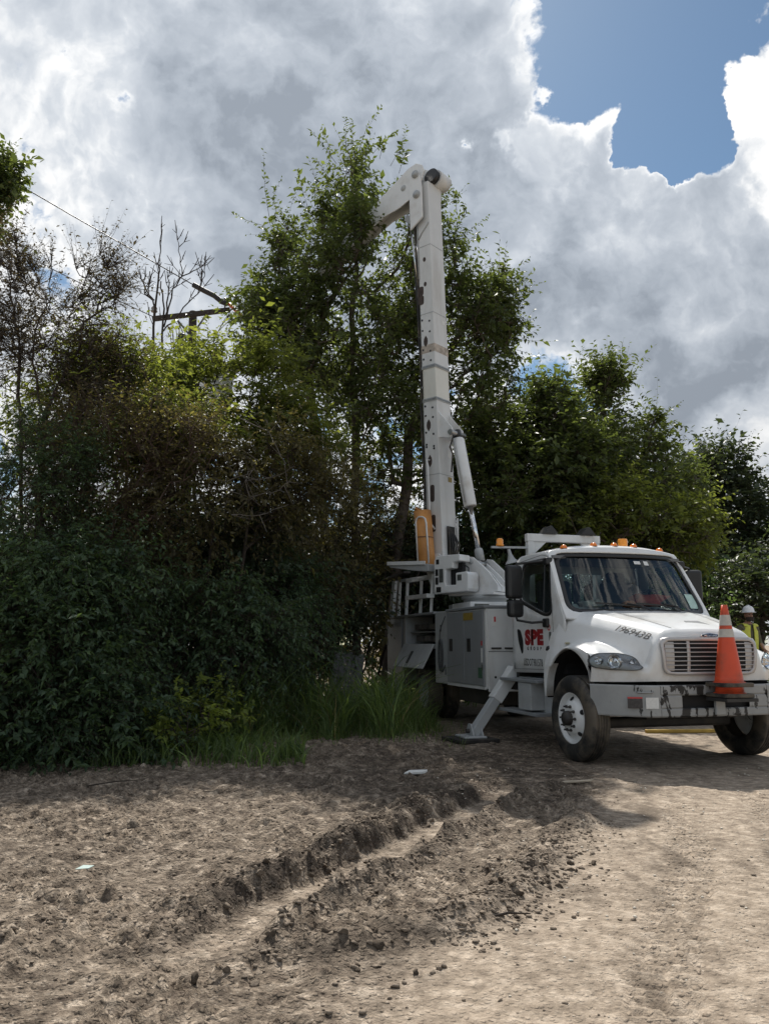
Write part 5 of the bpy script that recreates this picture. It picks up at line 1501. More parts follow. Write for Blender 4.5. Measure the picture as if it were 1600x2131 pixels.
for z in (6.25, 6.95):
    part(tub(z - .035, z + .035, .010), "joint_band", palegrey, lb_)
    for k in range(12):
        a, b = half(z); n_ = -b + 2 * b * (k + .5) / 12
        part(MB().box(B(axis(z) - a - .016, n_, z), (.014, .016, .03), MBm), "rivet", steel, lb_)
        s_ = -a + 2 * a * (k + .5) / 12
        if k < 10: part(MB().box(B(axis(z) + s_, -b - .016, z), (.016, .014, .03), MBm), "rivet", steel, lb_)
part(tub(7.25, 7.42, .004), "repair_band", mat("rusty worn band", (.42, .36, .30), .6, var=.4, vscale=9), lb_)
# diamond and slot holes in the near side plate, bolt heads
a, b = half(6)
def on_plate(poly, z, ds=0.0): return MB().prism([(axis(z) + ds + p, z + q) for p, q in poly], PL(0, -half(z)[1] - .006, 0), .005)
dia = [(-.05, 0), (-.042, .06), (0, .125), (.042, .06), (.05, 0), (.042, -.06), (0, -.125), (-.042, -.06)]
slot = round_poly([(-.05, -.17), (.05, -.17), (.05, .17), (-.05, .17)], .05, 5)
hole_m = mat("brown inside of boom", (.055, .04, .034), .8, var=.4, vscale=15)
for z in (10.35, 7.75 - .25, 5.72, 4.98): part(on_plate(dia, z, .02), "access_hole", hole_m, lb_)
for z in (4.32, 3.72): part(on_plate(slot, z, -.01), "access_slot", hole_m, lb_)
for z, q in ((8.62, .10), (8.42, .10)): part(on_plate(round_poly([(-.07, -.10), (.07, -.10), (.07, .10), (-.07, .10)], .05, 4), z, q), "worn_slot", hole_m, lb_)
for z in (7.95, 7.72, 7.3, 7.1, 6.1, 5.9, 5.55, 5.3, 5.25):
    for ds in (-.09, .09): part(on_plate([(.023 * math.cos(t), .023 * math.sin(t)) for t in np.linspace(0, 6.28, 8, endpoint=False)], z + ds * .3, ds), "bolt_head", plastic, lb_)
# scorched hose gap at the foot of the front face
pz = 3.35; a, b = half(pz)
part(MB().box(B(axis(pz) - a - .02, .02, pz), (.03, .22, .62), MBm), "hose_gap", mat("greasy black", (.012, .011, .010), .7, bump=.5, bscale=30), lb_)
hs = MB(); rg = np.random.default_rng(4)
for k in range(5): hs.tube([B(axis(3.6) - .24, -.08 + .045 * k, 3.65 - .03 * k), B(axis(3.3) - .27 - .02 * k, -.08 + .05 * k, 3.3), B(axis(3.) - .22, -.06 + .04 * k, 2.85)], .018, 6)
part(hs, "hydraulic_hoses", rubber, lb_)
part(MB().box(B(axis(3.3) - half(3.3)[0] - .03, half(3.3)[1] - .02, 3.4), (.04, .02, .9), MBm), "edge_rail", white, lb_)
# cylinder lugs near the middle of the lower boom
for nn in (-.20, .165):
    part(MB().prism([(.0, 6.0), (-.12, 5.85), (-.33, 5.60), (-.36, 5.48), (-.28, 5.40), (.0, 5.45)], PL(axis(5.7) - half(5.7)[0] + .02, nn, 0), .035), "cylinder_lug", white, lb_, .006)
part(MB().tube([B(axis(5.5) - .49, -.24, 5.50), B(axis(5.5) - .49, .24, 5.50)], .055, 16), "lug_pin", steel, lb_)
# lift cylinder
lc = empty("lift_cylinder", (0, 0, 0), 0, truck)
ca, cb = B(axis(5.5) - .49, 0, 5.50), B(.07, 0, 2.88)
dv = (cb - ca).normalized()
part(MB().tube([ca + dv * .10, ca + dv * .14, ca + dv * 1.50, ca + dv * 1.52], [.10, .125, .125, .115], 20), "cylinder_barrel", white, lc)
part(MB().tube([ca - dv * .07, ca + dv * .11], .08, 14), "cylinder_eye", plastic, lc)
part(MB().tube([ca + dv * 1.52, cb - dv * .26], .048, 16), "cylinder_rod", chrome, lc)
part(MB().tube([cb - dv * .30, cb - dv * .26, cb - dv * .05], [.07, .085, .085], 14), "rod_eye", palegrey, lc)
part(MB().tube([ca + dv * .12 - n_l * .15, ca + dv * .5 - n_l * .15, ca + dv * 1.45 - n_l * .15], .014, 6), "oil_line", palegrey, lc)
part(MB().tube([ca + dv * .05 - n_l * .13, ca + dv * .3 - n_l * .19 + u_l * .1, ca + dv * .42 - n_l * .10 + u_l * .12, ca + dv * .8 - n_l * .14 + u_l * .2], .018, 6), "oil_hose", rubber, lc)

# conduit and clips up the near side plate
part(MB().tube([B(axis(z) + .13, -half(z)[1] - .012, z) for z in (10.2, 9.8, 9.4, 8.9)] , .014, 6), "conduit", palegrey, lb_)
part(MB().tube([B(axis(10.0) + x, -half(10)[1] - .012, 10.0 + z) for x, z in ((-.17, .10), (-.10, .02), (.02, -.10), (.10, -.22))], .012, 6), "conduit", palegrey, lb_)
# weld seams, hose run and decals
for z in (9.6, 8.1, 4.7): part(tub(z - .006, z + .006, .005), "weld_seam", palegrey, lb_)
part(MB().tube([B(axis(z) + half(z)[0] + .03, -half(z)[1] + .05 + .02 * math.sin(z * 3), z) for z in np.linspace(3.2, 10.6, 16)], .020, 6), "boom_hose", rubber, lb_)
part(MB().tube([B(axis(z) + half(z)[0] + .035, -half(z)[1] + .11 + .02 * math.sin(z * 2 + 1), z) for z in np.linspace(3.2, 10.6, 16)], .016, 6), "boom_hose", rubber, lb_)
for z, w, h, m_ in ((5.15, .10, .14, sticker_w), (4.62, .12, .10, sticker_y), (7.95, .10, .08, sticker_w)):
    part(MB().box(B(axis(z) - half(z)[0] - .004, .10, z), (.004, w, h), MBm), "boom_decal", m_, lb_)
for z in (9.3, 8.75): part(on_plate([(.035 * math.cos(t), .05 * math.sin(t)) for t in np.linspace(0, 6.28, 14, endpoint=False)], z, -.02), "access_hole", hole_m, lb_)
# elbow and upper boom
el_ = empty("boom_elbow", (0, 0, 0), 0, truck)
q = axis(11.05)
for nn in (-.345, .012):
    part(MB().prism([(-.12, 10.2), (.20, 10.0), (.22, 10.6), (.22, 11.20), (.14, 11.30), (.02, 11.28), (-.06, 11.15), (-.10, 10.9)], PL(q, nn, 0), .04), "elbow_plate", white, el_, .01)
part(MB().tube([B(q - .20, .0, 11.20), B(q - .20, .36, 11.20)], .185, 24), "elbow_drum", boom_w, el_)
part(MB().tube([B(q - .18, -.12, 11.22), B(q - .18, .0, 11.20)], .165, 20), "elbow_guard", plastic, el_)
part(MB().box(B(q - .02, .08, 10.95), (.34, .36, .36), MBm), "elbow_neck", boom_w, el_, .02)
for s_, z in ((.05, 11.22), (.02, 10.75)):
    part(MB().lathe([(0, .05), (.05, .05), (.05, .03), (.085, .03), (.085, 0)], 16, Matrix.Translation(B(q + s_, -.346, z)) @ MBm.to_4x4() @ Euler((R(90), 0, 0)).to_matrix().to_4x4()), "elbow_pin", palegrey, el_)
ub = empty("upper_boom", (0, 0, 0), 0, truck)
US0, UZ0, US1, UZ1 = q + .06, 11.36, 7.75, 8.12
ud = Vector((US1 - US0, UZ1 - UZ0)); UL = ud.length; ud.normalize(); uperp = Vector((-ud.y, ud.x))
def UP(t, k): p = Vector((US0, UZ0)) + ud * t + uperp * k; return p
pl_ = [UP(-.16, -.02), UP(-.06, .14), UP(.15, .20), UP(1.2, .19), UP(2.6, .16), UP(2.6, -.16), UP(1.9, -.20), UP(1.15, -.28), UP(.75, -.42), UP(.35, -.48), UP(.12, -.40), UP(-.14, -.18)]
for nn in (-.30, -.02): part(MB().prism([tuple(p) for p in pl_], PL(0, nn, 0), .03), "upper_boom_plate", white, ub, .01)
part(MB().prism([tuple(UP(*p)) for p in ((-.05, .17), (2.55, .155), (2.55, -.13), (1.4, -.13), (.2, .0))], PL(0, -.27, 0), .25), "upper_boom_core", boom_w, ub, .02)
a3 = [B(*(UP(t, 0)[0], -.145, UP(t, 0)[1])) for t in (2.4, UL)]
part(MB().tube([a3[0], (a3[0] + a3[1]) / 2, a3[1]], [.155, .15, .13], 16), "upper_boom_tube", mat("pale fibreglass tube", (.55, .53, .45), .45, var=.1, vscale=3), ub)
for tt, kk in ((.45, -.10), (.12, -.25)):
    p = UP(tt, kk)
    part(MB().lathe([(0, .03), (.04, .03), (.06, .01), (.07, 0)], 14, Matrix.Translation(B(p[0], -.302, p[1])) @ MBm.to_4x4() @ Euler((R(90), 0, 0)).to_matrix().to_4x4()), "boom_boss", palegrey, ub)
# link cylinder between the booms
lk = empty("link_cylinder", (0, 0, 0), 0, truck)
p1, p2 = B(q + .40, -.08, 11.0), B(q + .36, -.08, 10.35)
part(MB().bar(p1, p2, .06, .08), "link_arm", palegrey, lk, .01)
part(MB().prism([(q + .18, 10.10), (q + .52, 10.42), (q + .44, 10.52), (q + .18, 10.36)], PL(0, -.16, 0), .20), "link_bracket", palegrey, lk, .01)
for nn in (-.14, -.03): part(MB().tube([B(q + .36, nn, 10.3), B(axis(8.9) + .24, nn, 8.9)], .022, 10), "link_rod", chrome, lk)
part(MB().tube([B(axis(9.4) + .28, -.08, 9.45), B(axis(8.0) + .24, -.08, 8.0)], .075, 14), "link_barrel", plastic, lk)

# bucket at the tip
bu = empty("bucket", (0, 0, 0), 0, truck)
tip = UP(UL, 0)
bc = (tip[0] + .15, -.30, tip[1] - .35)
bw_ = mat("white bucket shell", (.70, .71, .70), .4, var=.05)
mb = MB()
rings = []
for z, w in ((-.70, .27), (-.68, .29), (.40, .34), (.42, .36), (.45, .36)):
    loop = round_poly([(-w, -w), (w, -w), (w, w), (-w, w)], .08, 4)
    rings.append([B(bc[0] + p[0], bc[1] + p[1], bc[2] + z) for p in loop])
k = len(rings[0]); flat = [p for r_ in rings for p in r_]
mb.add(flat, [(i * k + j, i * k + (j + 1) % k, (i + 1) * k + (j + 1) % k, (i + 1) * k + j) for i in range(len(rings) - 1) for j in range(k)] + [tuple(range(k))])
o = part(mb, "bucket_shell", bw_, bu); solid(o, .02, -1)
part(MB().bar(B(tip[0], -.08, tip[1]), B(bc[0], bc[1] + .33, bc[2] - .1), .12, .16), "bucket_mount", white, bu, .01)
part(MB().box(B(bc[0] - .40, bc[1], bc[2] + .25), (.16, .30, .36), MBm), "bucket_control_box", bw_, bu, .02)

# turret walkway with handrails and the orange tube
wk = empty("turret_walkway", (0, 0, 0), 0, truck)
part(MB().prism([(.80, 2.74), (1.10, 2.76), (1.72, 2.86), (1.80, 2.92), (1.72, 2.94), (1.2, 2.90), (.80, 2.88)], PL(0, -.70, 0), .44), "walkway_deck", palegrey, wk, .008)
part(MB().bar(B(1.78, -.715, 2.94), B(.86, -.715, 2.90), .03, .07), "deck_edge", white, wk)
hr = MB(); hr.tube([B(1.10, -.62, 2.92), B(1.145, -.62, 3.70), B(1.13, -.62, 3.77), B(1.07, -.62, 3.81), B(.98, -.62, 3.80), B(.92, -.62, 3.76), B(.895, -.62, 3.68), B(.84, -.62, 2.90)], .018, 8)
part(hr, "handrail", white, wk)
gr_ = MB(); gr_.tube([B(axis(5.1) + .02, -.25, 5.00), B(axis(5.1) + .03, -.34, 4.99), B(axis(5.0) - .01, -.36, 4.88), B(axis(4.) - .02, -.36, 3.72), B(axis(3.7) - .05, -.26, 3.60)], .018, 8)
part(gr_, "grab_rail", white, wk)
part(MB().tube([B(1.13, -.44, 3.93), B(1.13, -.44, 3.955), B(1.12, -.44, 3.945), B(1.02, -.44, 2.84), B(1.02, -.44, 2.82)], [.02, .155, .17, .17, .155], 24), "orange_tube", orange_fg, wk)
part(MB().lathe([(.178, -.012), (.178, .012)], 24, M4(1.075, -.44, 3.42)), "tube_strap", mat("brown strap", (.22, .10, .04), .7), wk)

# ------------------------------------------------------------------ things on and around the truck
W2 = Matrix.Translation(TO) @ Matrix.Rotation(-(R(90) - YAW), 4, 'Z')
def TW(x, y, z): return W2 @ Vector((x, y, z))

# traffic cones on the bumper
cone_o = mat("orange cone plastic", (.66, .075, .022), .45, var=.08, vscale=6, grime=(.24, .07, .035), gscale=3, gamt=.6, gcut=(.42, .66))
cone_w = mat("white cone collar", (.50, .47, .42), .55, var=.12, vscale=14)
def cone(name, label, base, h=.90, top=True):
    c = empty(name, base, YAW); tag(c, label, "cone", "stacked traffic cones")
    b_ = MB().prism(round_poly([(-.19, -.19), (.19, -.19), (.19, .19), (-.19, .19)], .05, 4), Matrix.Translation((0, 0, 0)), .045); part(b_, "base", rubber, c, .01)
    r0, r1 = .155, .032
    def rad(z): return r0 + (r1 - r0) * ((z - .045) / (h - .045))
    prof = [(rad(z), z) for z in np.linspace(.045, h, 14)] + [(r1 * .7, h), (r1 * .7, h - .02)]
    part(MB().lathe([(r0 + .02, .045), (r0 + .005, .055)] + prof, 32), "body", cone_o, c)
    if top:
        for z0, z1 in ((h * .60, h * .70), (h * .745, h * .875)):
            part(MB().lathe([(rad(z) + .0035, z) for z in np.linspace(z0, z1, 4)], 32), "collar", cone_w, c)
    return c
cb_ = TW(1.20, .045, .80)
cone("traffic_cone", "lower traffic cone of the stack on the bumper, mostly hidden", cb_, .88, False)
cone("traffic_cone", "orange traffic cone with two pale bands on the truck's front bumper", cb_ + Vector((0, 0, .115)), .90)
part(MB().span(1.04, 1.40, -.15, .25, .760, .795), "cone_shelf", darkmetal)

# board under the outrigger foot
pb = MB().box((0, 0, 0), (.62, .62, .05)); o = part(pb, "outrigger_pad", mat("black pad", (.018, .017, .016), .8, var=.4, vscale=6, grime=(.12, .1, .075), gamt=.5), None, .01)
p = TW(-2.22, -1.70, 0); o.location = (p.x, p.y, .034); o.rotation_euler = (0, 0, R(22)); tag(o, "black square pad under the near outrigger's foot", "pad")
# safety vest and papers on the dashboard
vm_ = mat("orange safety vest", (.50, .09, .045), .8, var=.35, vscale=14)
def crumple(name, label, cat, c, size, m_, seed):
    rg = np.random.default_rng(seed); v, f = ICO2[0].copy(), ICO2[1]
    v = v * (1 + .22 * rg.normal(size=(len(v), 1))); v[:, 2] = np.maximum(v[:, 2], -.35)
    o = link(name, np_mesh(name, v * np.array(size), f, smooth=True), m_); o.location = c; o.rotation_euler = (0, 0, rg.uniform(0, 6))
    tag(o, label, cat); return o
crumple("safety_vest", "crumpled orange vest lying on the dashboard behind the windscreen", "vest", TW(-.68, .26, 1.93), (.16, .24, .12), vm_, 3)
crumple("folded_cloth", "orange and tan cloth lying on the dashboard beside the vest", "cloth", TW(-.62, .0, 1.885), (.10, .15, .06), mat("orange tan cloth", (.48, .17, .06), .8, var=.4, vscale=18), 4)
o = part(MB().box((0, 0, 0), (.20, .30, .012)), "paper_sheet", sticker_w, None); o.location = TW(-.60, .40, 1.862); o.rotation_euler = (0, R(4), -R(60)); tag(o, "white paper sheet on the dashboard by the orange vest", "paper")
crumple("rag_bundle", "pale rags in the passenger corner of the dashboard", "rags", TW(-.62, -.62, 1.885), (.12, .20, .07), mat("pale rags", (.38, .37, .33), .8, var=.5, vscale=14), 6)

# leaning weathered board at the hedge
bd = empty("leaning_board", at(712, 1375, 16.2)); bd.location.z = gz(bd.location.x, bd.location.y); tag(bd, "weathered grey board panel leaning in the shade beside the grass", "panel")
wood = mat("weathered grey boards", (.155, .16, .165), .85, var=.35, vscale=9, bump=.5, bscale=22)
Lm = Euler((R(-12), R(9), R(10))).to_matrix()
for i in range(5): part(MB().box(Lm @ Vector((-.24 + .12 * i, 0, .62 - .02 * (i % 2))), (.112, .025, 1.22 - .04 * (i % 2)), Lm), "plank", wood, bd, .004)
for z in (.18, 1.08): part(MB().box(Lm @ Vector((0, .03, z)), (.60, .03, .08), Lm), "batten", wood, bd, .004)

# yellow strip and scrap bits on the ground
o = part(MB().box((0, 0, 0), (1.5, .09, .05)), "yellow_timber", mat("yellow painted timber", (.46, .30, .06), .7, var=.25, vscale=6), None, .006); o.location = (4.85, 13.3, gz(4.85, 13.3) + .03); o.rotation_euler = (0, 0, R(4)); tag(o, "yellow timber lying on the ground behind the front wheels", "timber")
for lb, x, y, s_, m_ in (("flat pale piece of litter on the churned soil at left", -1.78, 5.15, (.05, .03, .004), mat("pale green plastic", (.42, .52, .48), .5)), ("pale flat scrap on the mud near the grass", .33, 8.86, (.12, .05, .02), sticker_w), ("pale bent strip on the mud by the truck's front wheel", 1.92, 8.5, (.17, .025, .012), mat("pale wood", (.40, .34, .26), .8, var=.2))):
    o = part(MB().prism(round_poly([(-s_[0], -s_[1]), (s_[0] * .8, -s_[1] * .7), (s_[0], s_[1] * .6), (-s_[0] * .7, s_[1])], min(s_) * .5, 3), Matrix.Identity(4), s_[2]), "litter_scrap", m_, None)
    o.location = (x, y, gz(x, y) + .02); o.rotation_euler = (R(9), R(-6), R(-18)); tag(o, lb, "litter")
# sticks on the soil
for lb, x, y, L_, a in (("thin dry stick on the churned soil at left", -1.9, 6.3, .45, 40), ("dark stick lying on the dirt right of the rut", .62, 4.35, .22, 5), ("short twig on the dirt track at the lower right", 2.0, 4.0, .16, -30), ("thin twig near the hedge on the bare soil", -2.6, 8.2, .5, 20)):
    o = part(MB().tube([(-L_ / 2, 0, 0), (0, .015, .012), (L_ / 2, 0, .004)], [.008, .007, .003], 6), "stick", bark_dark, None)
    o.location = (x, y, gz(x, y) + .02); o.rotation_euler = (0, R(-3), R(a)); tag(o, lb, "stick")

# ------------------------------------------------------------------ utility pole
PY = 22.6
wood_p = mat("weathered pole wood", (.062, .048, .040), .9, var=.3, vscale=12, bump=.6, bscale=18)
pt = at(402, 648, PY); pg = (pt.x, pt.y, 0)
pole = empty("utility_pole", (pt.x, pt.y, 0)); tag(pole, "brown wooden utility pole with crossarm rising above the hedge", "utility pole")
part(MB().tube([(0, 0, -.3), (0, 0, pt.z * .5), (0, 0, pt.z - .02), (0, 0, pt.z)], [.18, .145, .115, .10], 16), "post", wood_p, pole)
ca_, cb2 = at(320, 668, PY - .35) - pole.location, at(481, 649, PY + .1) - pole.location
part(MB().bar(ca_ + Vector((0, -.16, 0)), cb2 + Vector((0, -.16, 0)), .10, .14), "crossarm", wood_p, pole, .008)
dz_ = Vector((0, -.18, -.62))
for t in (.28, .72):
    a = ca_.lerp(cb2, t) + Vector((0, -.20, 0)); part(MB().bar(a, Vector((0, -.14, (ca_.z + cb2.z) / 2 - .62)), .03, .045), "brace", mat("grey brace", (.10, .10, .105), .6), pole)
ins_m = mat("glazed insulator", (.20, .17, .15), .2, coat=.5)
for nm, t in (("insulator", .02), ("insulator", .93)):
    a = ca_.lerp(cb2, t) + Vector((0, -.16, .07))
    part(MB().lathe([(.02, 0), (.02, .08), (.07, .10), (.075, .13), (.045, .15), (.07, .17), (.065, .20), (.03, .24), (0, .245)], 14, Matrix.Translation(a) @ Matrix.Scale(1.3, 4)), nm, ins_m, pole)
part(MB().lathe([(0, 0), (.10, .0), (.115, .02), (.115, .46), (.10, .50), (.05, .53), (0, .53)], 18, Matrix.Translation(Vector((-.26, -.12, pt.z - 1.25)))), "transformer_can", mat("dark transformer can", (.045, .042, .04), .5, var=.2), pole)
part(MB().tube([Vector((-.22, -.12, pt.z - .75)), Vector((-.30, -.2, pt.z - .55)), ca_.lerp(cb2, .30) + Vector((0, -.22, -.05))], .014, 6), "jumper_lead", mat("dark wire", (.03, .03, .032), .5), pole)
part(MB().tube([ca_.lerp(cb2, .93) + Vector((0, -.22, .0)), ca_.lerp(cb2, .97) + Vector((.05, -.22, -.35)), Vector((.6, -.2, pt.z - .9))], .010, 6), "jumper_lead", mat("dark wire", (.03, .03, .032), .5), pole)
for t in (.02, .5, .93): part(MB().tube([ca_.lerp(cb2, t) + Vector((0, -.23, 0)), ca_.lerp(cb2, t) + Vector((0, -.05, 0))], .02, 8), "arm_bolt", mat("grey brace", (.10, .10, .105), .6), pole)
# rubber line guards over the wire
hose_m = mat("dark rubber line guard", (.032, .027, .025), .6, var=.3, vscale=5)
hz = [at(*p, PY - .2) for p in ((402, 592), (424, 604), (446, 615), (462, 628), (474, 632))]
hg = part(MB().tube([p for p in hz], [.075, .075, .075, .075, .07], 12), "line_guard", hose_m, None); tag(hg, "dark rubber line guard over the wire above the crossarm", "line guard")
hz2 = [at(*p, PY - .2) for p in ((476, 632), (490, 645), (506, 660))]
hg2 = part(MB().tube(hz2, .05, 12), "line_guard", mat("orange line guard", (.50, .11, .035), .5, var=.15), None); tag(hg2, "orange line guard at the crossarm's right end", "line guard")
wire_m = mat("dark wire", (.03, .03, .032), .5)
wl_ = [at(*p, Y_) for p, Y_ in (((-420, 150), 17), ((-200, 268), 18.4), ((20, 372), 19.6), ((150, 448), 20.6), ((280, 522), 21.6), ((402, 592), PY - .2))]
o = part(MB().tube(wl_, .016, 6), "overhead_wire", wire_m, None); tag(o, "thin wire running from the upper left down to the line guard", "wire")
w3 = [at(*p, Y_) for p, Y_ in (((-300, 350), 17), ((0, 505), 19.5), ((180, 595), 21), ((322, 660), PY - .35))]
o = part(MB().tube(w3, .013, 6), "overhead_wire", wire_m, None); tag(o, "lower thin wire reaching the crossarm's left end behind the branches", "wire")
w4 = [at(*p, Y_) for p, Y_ in (((506, 660), PY - .2), ((700, 760), 24), ((1000, 900), 27))]
o = part(MB().tube(w4, .010, 6), "overhead_wire", wire_m, None); tag(o, "wire leaving the orange line guard to the right behind the elm", "wire")

# ------------------------------------------------------------------ people
skin = mat("skin", (.30, .16, .11), .5, var=.1, vscale=14)
def limb_mesh(chains, name):
    """one continuous body from joints with radii, grown with a skin modifier"""
    vs_, es_, rr = [], [], []
    idx_ = {}
    def vid(p, r_):
        k = tuple(round(c, 4) for c in p)
        if k not in idx_: idx_[k] = len(vs_); vs_.append(p); rr.append(r_)
        return idx_[k]
    for ch in chains:
        ids = [vid(p, r_) for p, r_ in ch]
        es_ += list(zip(ids[:-1], ids[1:]))
    me = bpy.data.meshes.new(name); me.from_pydata(vs_, es_, []); me.update()
    o = link(name, me)
    md = o.modifiers.new("skin", 'SKIN'); md.use_smooth_shade = True
    for i, sv in enumerate(me.skin_vertices[0].data): sv.radius = rr[i] if isinstance(rr[i], tuple) else (rr[i], rr[i]); sv.use_root = (i == 0)
    sub = o.modifiers.new("sub", 'SUBSURF'); sub.levels = sub.render_levels = 2
    dg = bpy.context.evaluated_depsgraph_get()
    m2 = bpy.data.meshes.new_from_object(o.evaluated_get(dg)); bpy.data.objects.remove(o, do_unlink=True)
    return m2
def fingers(wrist, d, side, n_, s=1.0, curl=.5):
    """palm and five fingers as chains from the wrist; d pointing along the hand"""
    d = Vector(d).normalized(); side = Vector(side).normalized(); nn = d.cross(side).normalized() * (1 if n_ > 0 else -1)
    w = Vector(wrist); palm = w + d * .06 * s
    out = []
    for k, L_ in zip((-1.5, -.5, .5, 1.5), (.062, .078, .082, .072)):
        b = palm + side * k * .020 * s + d * .02 * s
        m = b + (d * .75 + nn * curl * .5) * L_ * .5 * s; t = m + (d * .35 + nn * curl) * L_ * .5 * s
        out.append([(tuple(w), .026 * s), (tuple(palm), (.034 * s, .018 * s)), (tuple(b), .0105 * s), (tuple(m), .0095 * s), (tuple(t), .0075 * s)])
    b = w + d * .025 * s + side * .035 * s
    out.append([(tuple(w), .026 * s), (tuple(b), .013 * s), (tuple(b + (d * .6 + side * .5 + nn * .3) * .05 * s), .011 * s), (tuple(b + (d * .9 + side * .35 + nn * .5) * .085 * s), .009 * s)])
    return out
def worker(label, loc, rz, shirt, trousers, vest=None, hat='helmet', lean=0.0, arms=None, legs=True, facing=0.0):
    w = empty("person", loc, rz); tag(w, label, "person")
    # local: +y is the way the person faces; z up; about 1.80 tall
    hip = (0, 0, .98)
    T = [(hip, (.155, .11)), ((0, .01 + lean * .3, 1.15), (.145, .105)), ((0, .01 + lean * .7, 1.33), (.175, .115)), ((0, lean, 1.46), (.15, .09)), ((0, lean + .01, 1.53), .058), ((0, lean + .03, 1.60), .055)]
    body = [T]
    ch = []
    for sx_ in (-1, 1):
        if legs: body.append([(hip, (.155, .11)), ((sx_ * .10, 0, .90), .098), ((sx_ * .115, .02, .50), .068), ((sx_ * .12, -.02, .10), .050), ((sx_ * .12, .0, .055), .05), ((sx_ * .125, .13, .04), .042)])
        sh = (sx_ * .185, lean, 1.43)
        el, wr = arms[0 if sx_ < 0 else 1]
        body.append([((0, lean, 1.46), (.15, .09)), (sh, .070), (el, .048), (wr, .030)])
        d = Vector(wr) - Vector(el)
        for f_ in fingers(wr, d, Vector((sx_ * -.3, .9, .2)).cross(d).cross(d) * -1 + Vector((0, .3, 0)), sx_): body.append(f_)
    me = limb_mesh(body, "body")
    # materials by height and arm length
    for m_ in (shirt, trousers, skin, rubber): me.materials.append(m_)
    for p_ in me.polygons:
        c = p_.center
        i = 0
        if c.z < .98 and abs(c.x) < .26: i = 1
        if c.z < .14 and legs: i = 3
        if c.z > 1.50: i = 2
        for k in (0, 1):
            el, wr = Vector(arms[k][0]), Vector(arms[k][1])
            if (c - wr).length < .20 and (c - el).length > .11 and abs(c.x) > .15: i = 2
        p_.material_index = i
    link("body", me, None, w)
    # head
    hd = MB(); hc = Vector((0, lean + .045, 1.685))
    def hpt(u, v):
        t, ph = u * math.pi, v * 2 * math.pi
        x, y, z = math.sin(t) * math.sin(ph), math.sin(t) * math.cos(ph), math.cos(t)
        rx, ry, rz_ = .076, .098, .118
        if z < 0: rx *= 1 + .18 * z; ry *= 1 + .10 * z
        p = Vector((x * rx, y * ry, z * rz_))
        if y > .75 and abs(x) < .28: p.y += .026 * max(0, 1 - abs(z + .12) / .30) * (1 - abs(x) / .28)          # nose
        if y > .6 and .2 < abs(x) < .6 and abs(z - .06) < .15: p.y -= .012                                      # eye sockets
        if y > .6 and abs(z + .48) < .06 and abs(x) < .4: p.y += .006                                            # lips
        return Matrix.Rotation(facing, 3, 'Z') @ p + hc
    hd.grid(hpt, np.linspace(0.001, .999, 30), np.linspace(0, 1, 41))
    part(hd, "head", skin, w)
    for sx_ in (-1, 1):
        part(MB().lathe([(0, .012), (.012, .012), (.024, .006), (.026, 0)], 12, Matrix.Translation(hc + Matrix.Rotation(facing, 3, 'Z') @ Vector((sx_ * .074, -.005, -.005))) @ Euler((0, R(90) * sx_, facing)).to_matrix().to_4x4() @ Matrix.Diagonal((1.25, .8, 1, 1))), "ear", skin, w)
        part(MB().lathe([(0, .006), (.008, .004), (.012, 0)], 10, Matrix.Translation(hc + Matrix.Rotation(facing, 3, 'Z') @ Vector((sx_ * .030, .084, .008))) @ Euler((R(-90), 0, 0)).to_matrix().to_4x4()), "eye", void, w)
    # beard
    bd_ = MB(); bd_.grid(lambda u, v: Matrix.Rotation(facing, 3, 'Z') @ Vector((.074 * math.sin((v - .5) * 3.0) * (1 - .25 * u), .094 * math.cos((v - .5) * 2.6) + .012, -.045 - .085 * u)) + hc, np.linspace(0, 1, 6), np.linspace(0, 1, 15)); o = part(bd_, "beard", mat("dark beard", (.030, .022, .018), .9), w); solid(o, .014, 1)
    M_ = Matrix.Translation(hc + Vector((0, 0, .045))) @ Matrix.Rotation(facing, 4, 'Z')
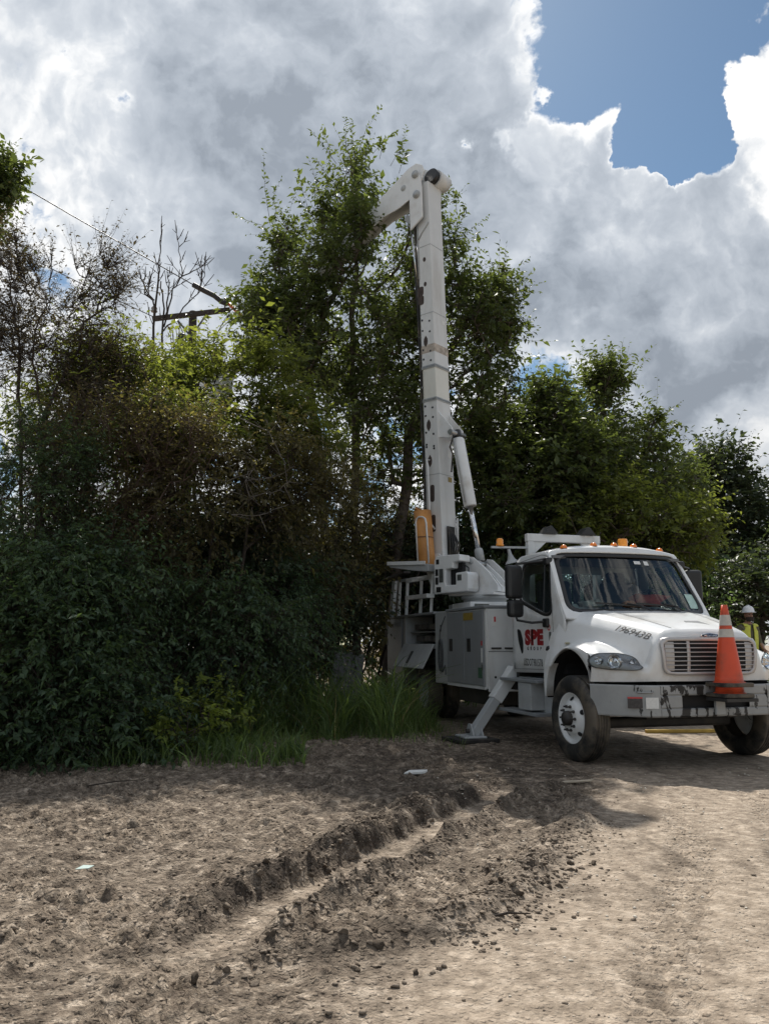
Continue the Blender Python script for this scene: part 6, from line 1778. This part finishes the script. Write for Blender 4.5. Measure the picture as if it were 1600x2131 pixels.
    if hat == 'helmet':
        hm_ = mat("white helmet shell", (.74, .75, .76), .25, coat=.3)
        h_ = MB().lathe([(.150, .0), (.152, .006), (.118, .018), (.116, .05), (.104, .09), (.075, .122), (.035, .136), (0, .138)], 32, M_ @ Matrix.Diagonal((.92, 1.12, 1, 1)))
        part(h_, "helmet", hm_, w)
        part(MB().tube([M_ @ Vector((0, .10 * math.cos(t) * 1.08, .07 + .075 * math.sin(t))) for t in np.linspace(.3, math.pi - .3, 12)], .012, 8), "helmet_ridge", hm_, w)
    else:
        h_ = MB().lathe([(.185, -.012), (.19, -.004), (.11, .012), (.108, .05), (.098, .085), (.05, .105), (0, .108)], 28, M_ @ Matrix.Diagonal((.95, 1.1, 1, 1)))
        part(h_, "hat", mat("brown hat", (.065, .048, .036), .8, var=.2), w)
    if vest:
        # open sleeveless vest: two fronts and a back
        mb = MB()
        def vp(t, z):
            k = (z - .95) / .53
            rx = .195 + .012 * math.sin(k * 3) - (.03 if k > .85 else 0); ry = .138 - .02 * k
            return (rx * math.sin(t) * (1 - .15 * max(0, k - .8) * 5 * .3), lean * k + .01 + ry * math.cos(t), z)
        for t0, t1 in ((.22, 1.25), (1.9, 2 * math.pi - 1.9), (-1.25, -.22)):
            mb.grid(lambda z, t: vp(t, z), np.linspace(.95, 1.48, 10), np.linspace(t0, t1, 12))
        for t0, t1 in ((1.25, 1.9), (-1.9, -1.25)):
            mb.grid(lambda z, t: vp(t, z), np.linspace(.95, 1.27, 7), np.linspace(t0, t1, 6))
        for sx_ in (-1, 1):
            mb.grid(lambda a, x, s=sx_: (s * x, lean + .11 * math.cos(a), 1.455 + .06 * math.sin(a)), np.linspace(0, math.pi, 8), np.linspace(.055, .165, 4))
        o = part(mb, "vest", vest, w); solid(o, .008, 0)
    return w
vest_m = mat("yellow safety vest", (.58, .60, .09), .7, var=.12, vscale=9)
olive = mat("olive shirt", (.105, .098, .062), .85, var=.2)
jeans = mat("dark jeans", (.03, .035, .05), .9, var=.2)
px_ = at(1554, 1300, 16.6)
worker("worker in a white helmet and yellow vest standing beyond the truck's hood", (px_.x, px_.y, gz(px_.x, px_.y) + .02), R(195), olive, jeans, vest_m, 'helmet', .02,
       [((-.27, .0, 1.16), (-.20, .20, 1.00)), ((.27, .0, 1.16), (.20, .20, 1.0))], True, R(-8))
# lineman in the bucket
bwp = TW(*B(bc[0], bc[1], bc[2] - .62))
worker("lineman in a brown hat standing in the raised bucket beside the pole", bwp, R(10), mat("brown shirt", (.05, .038, .03), .85, var=.2), jeans, None, 'hat', .06,
       [((-.32, .30, 1.45), (-.40, .62, 1.62)), ((.30, .25, 1.40), (.20, .55, 1.60))], True, R(15))
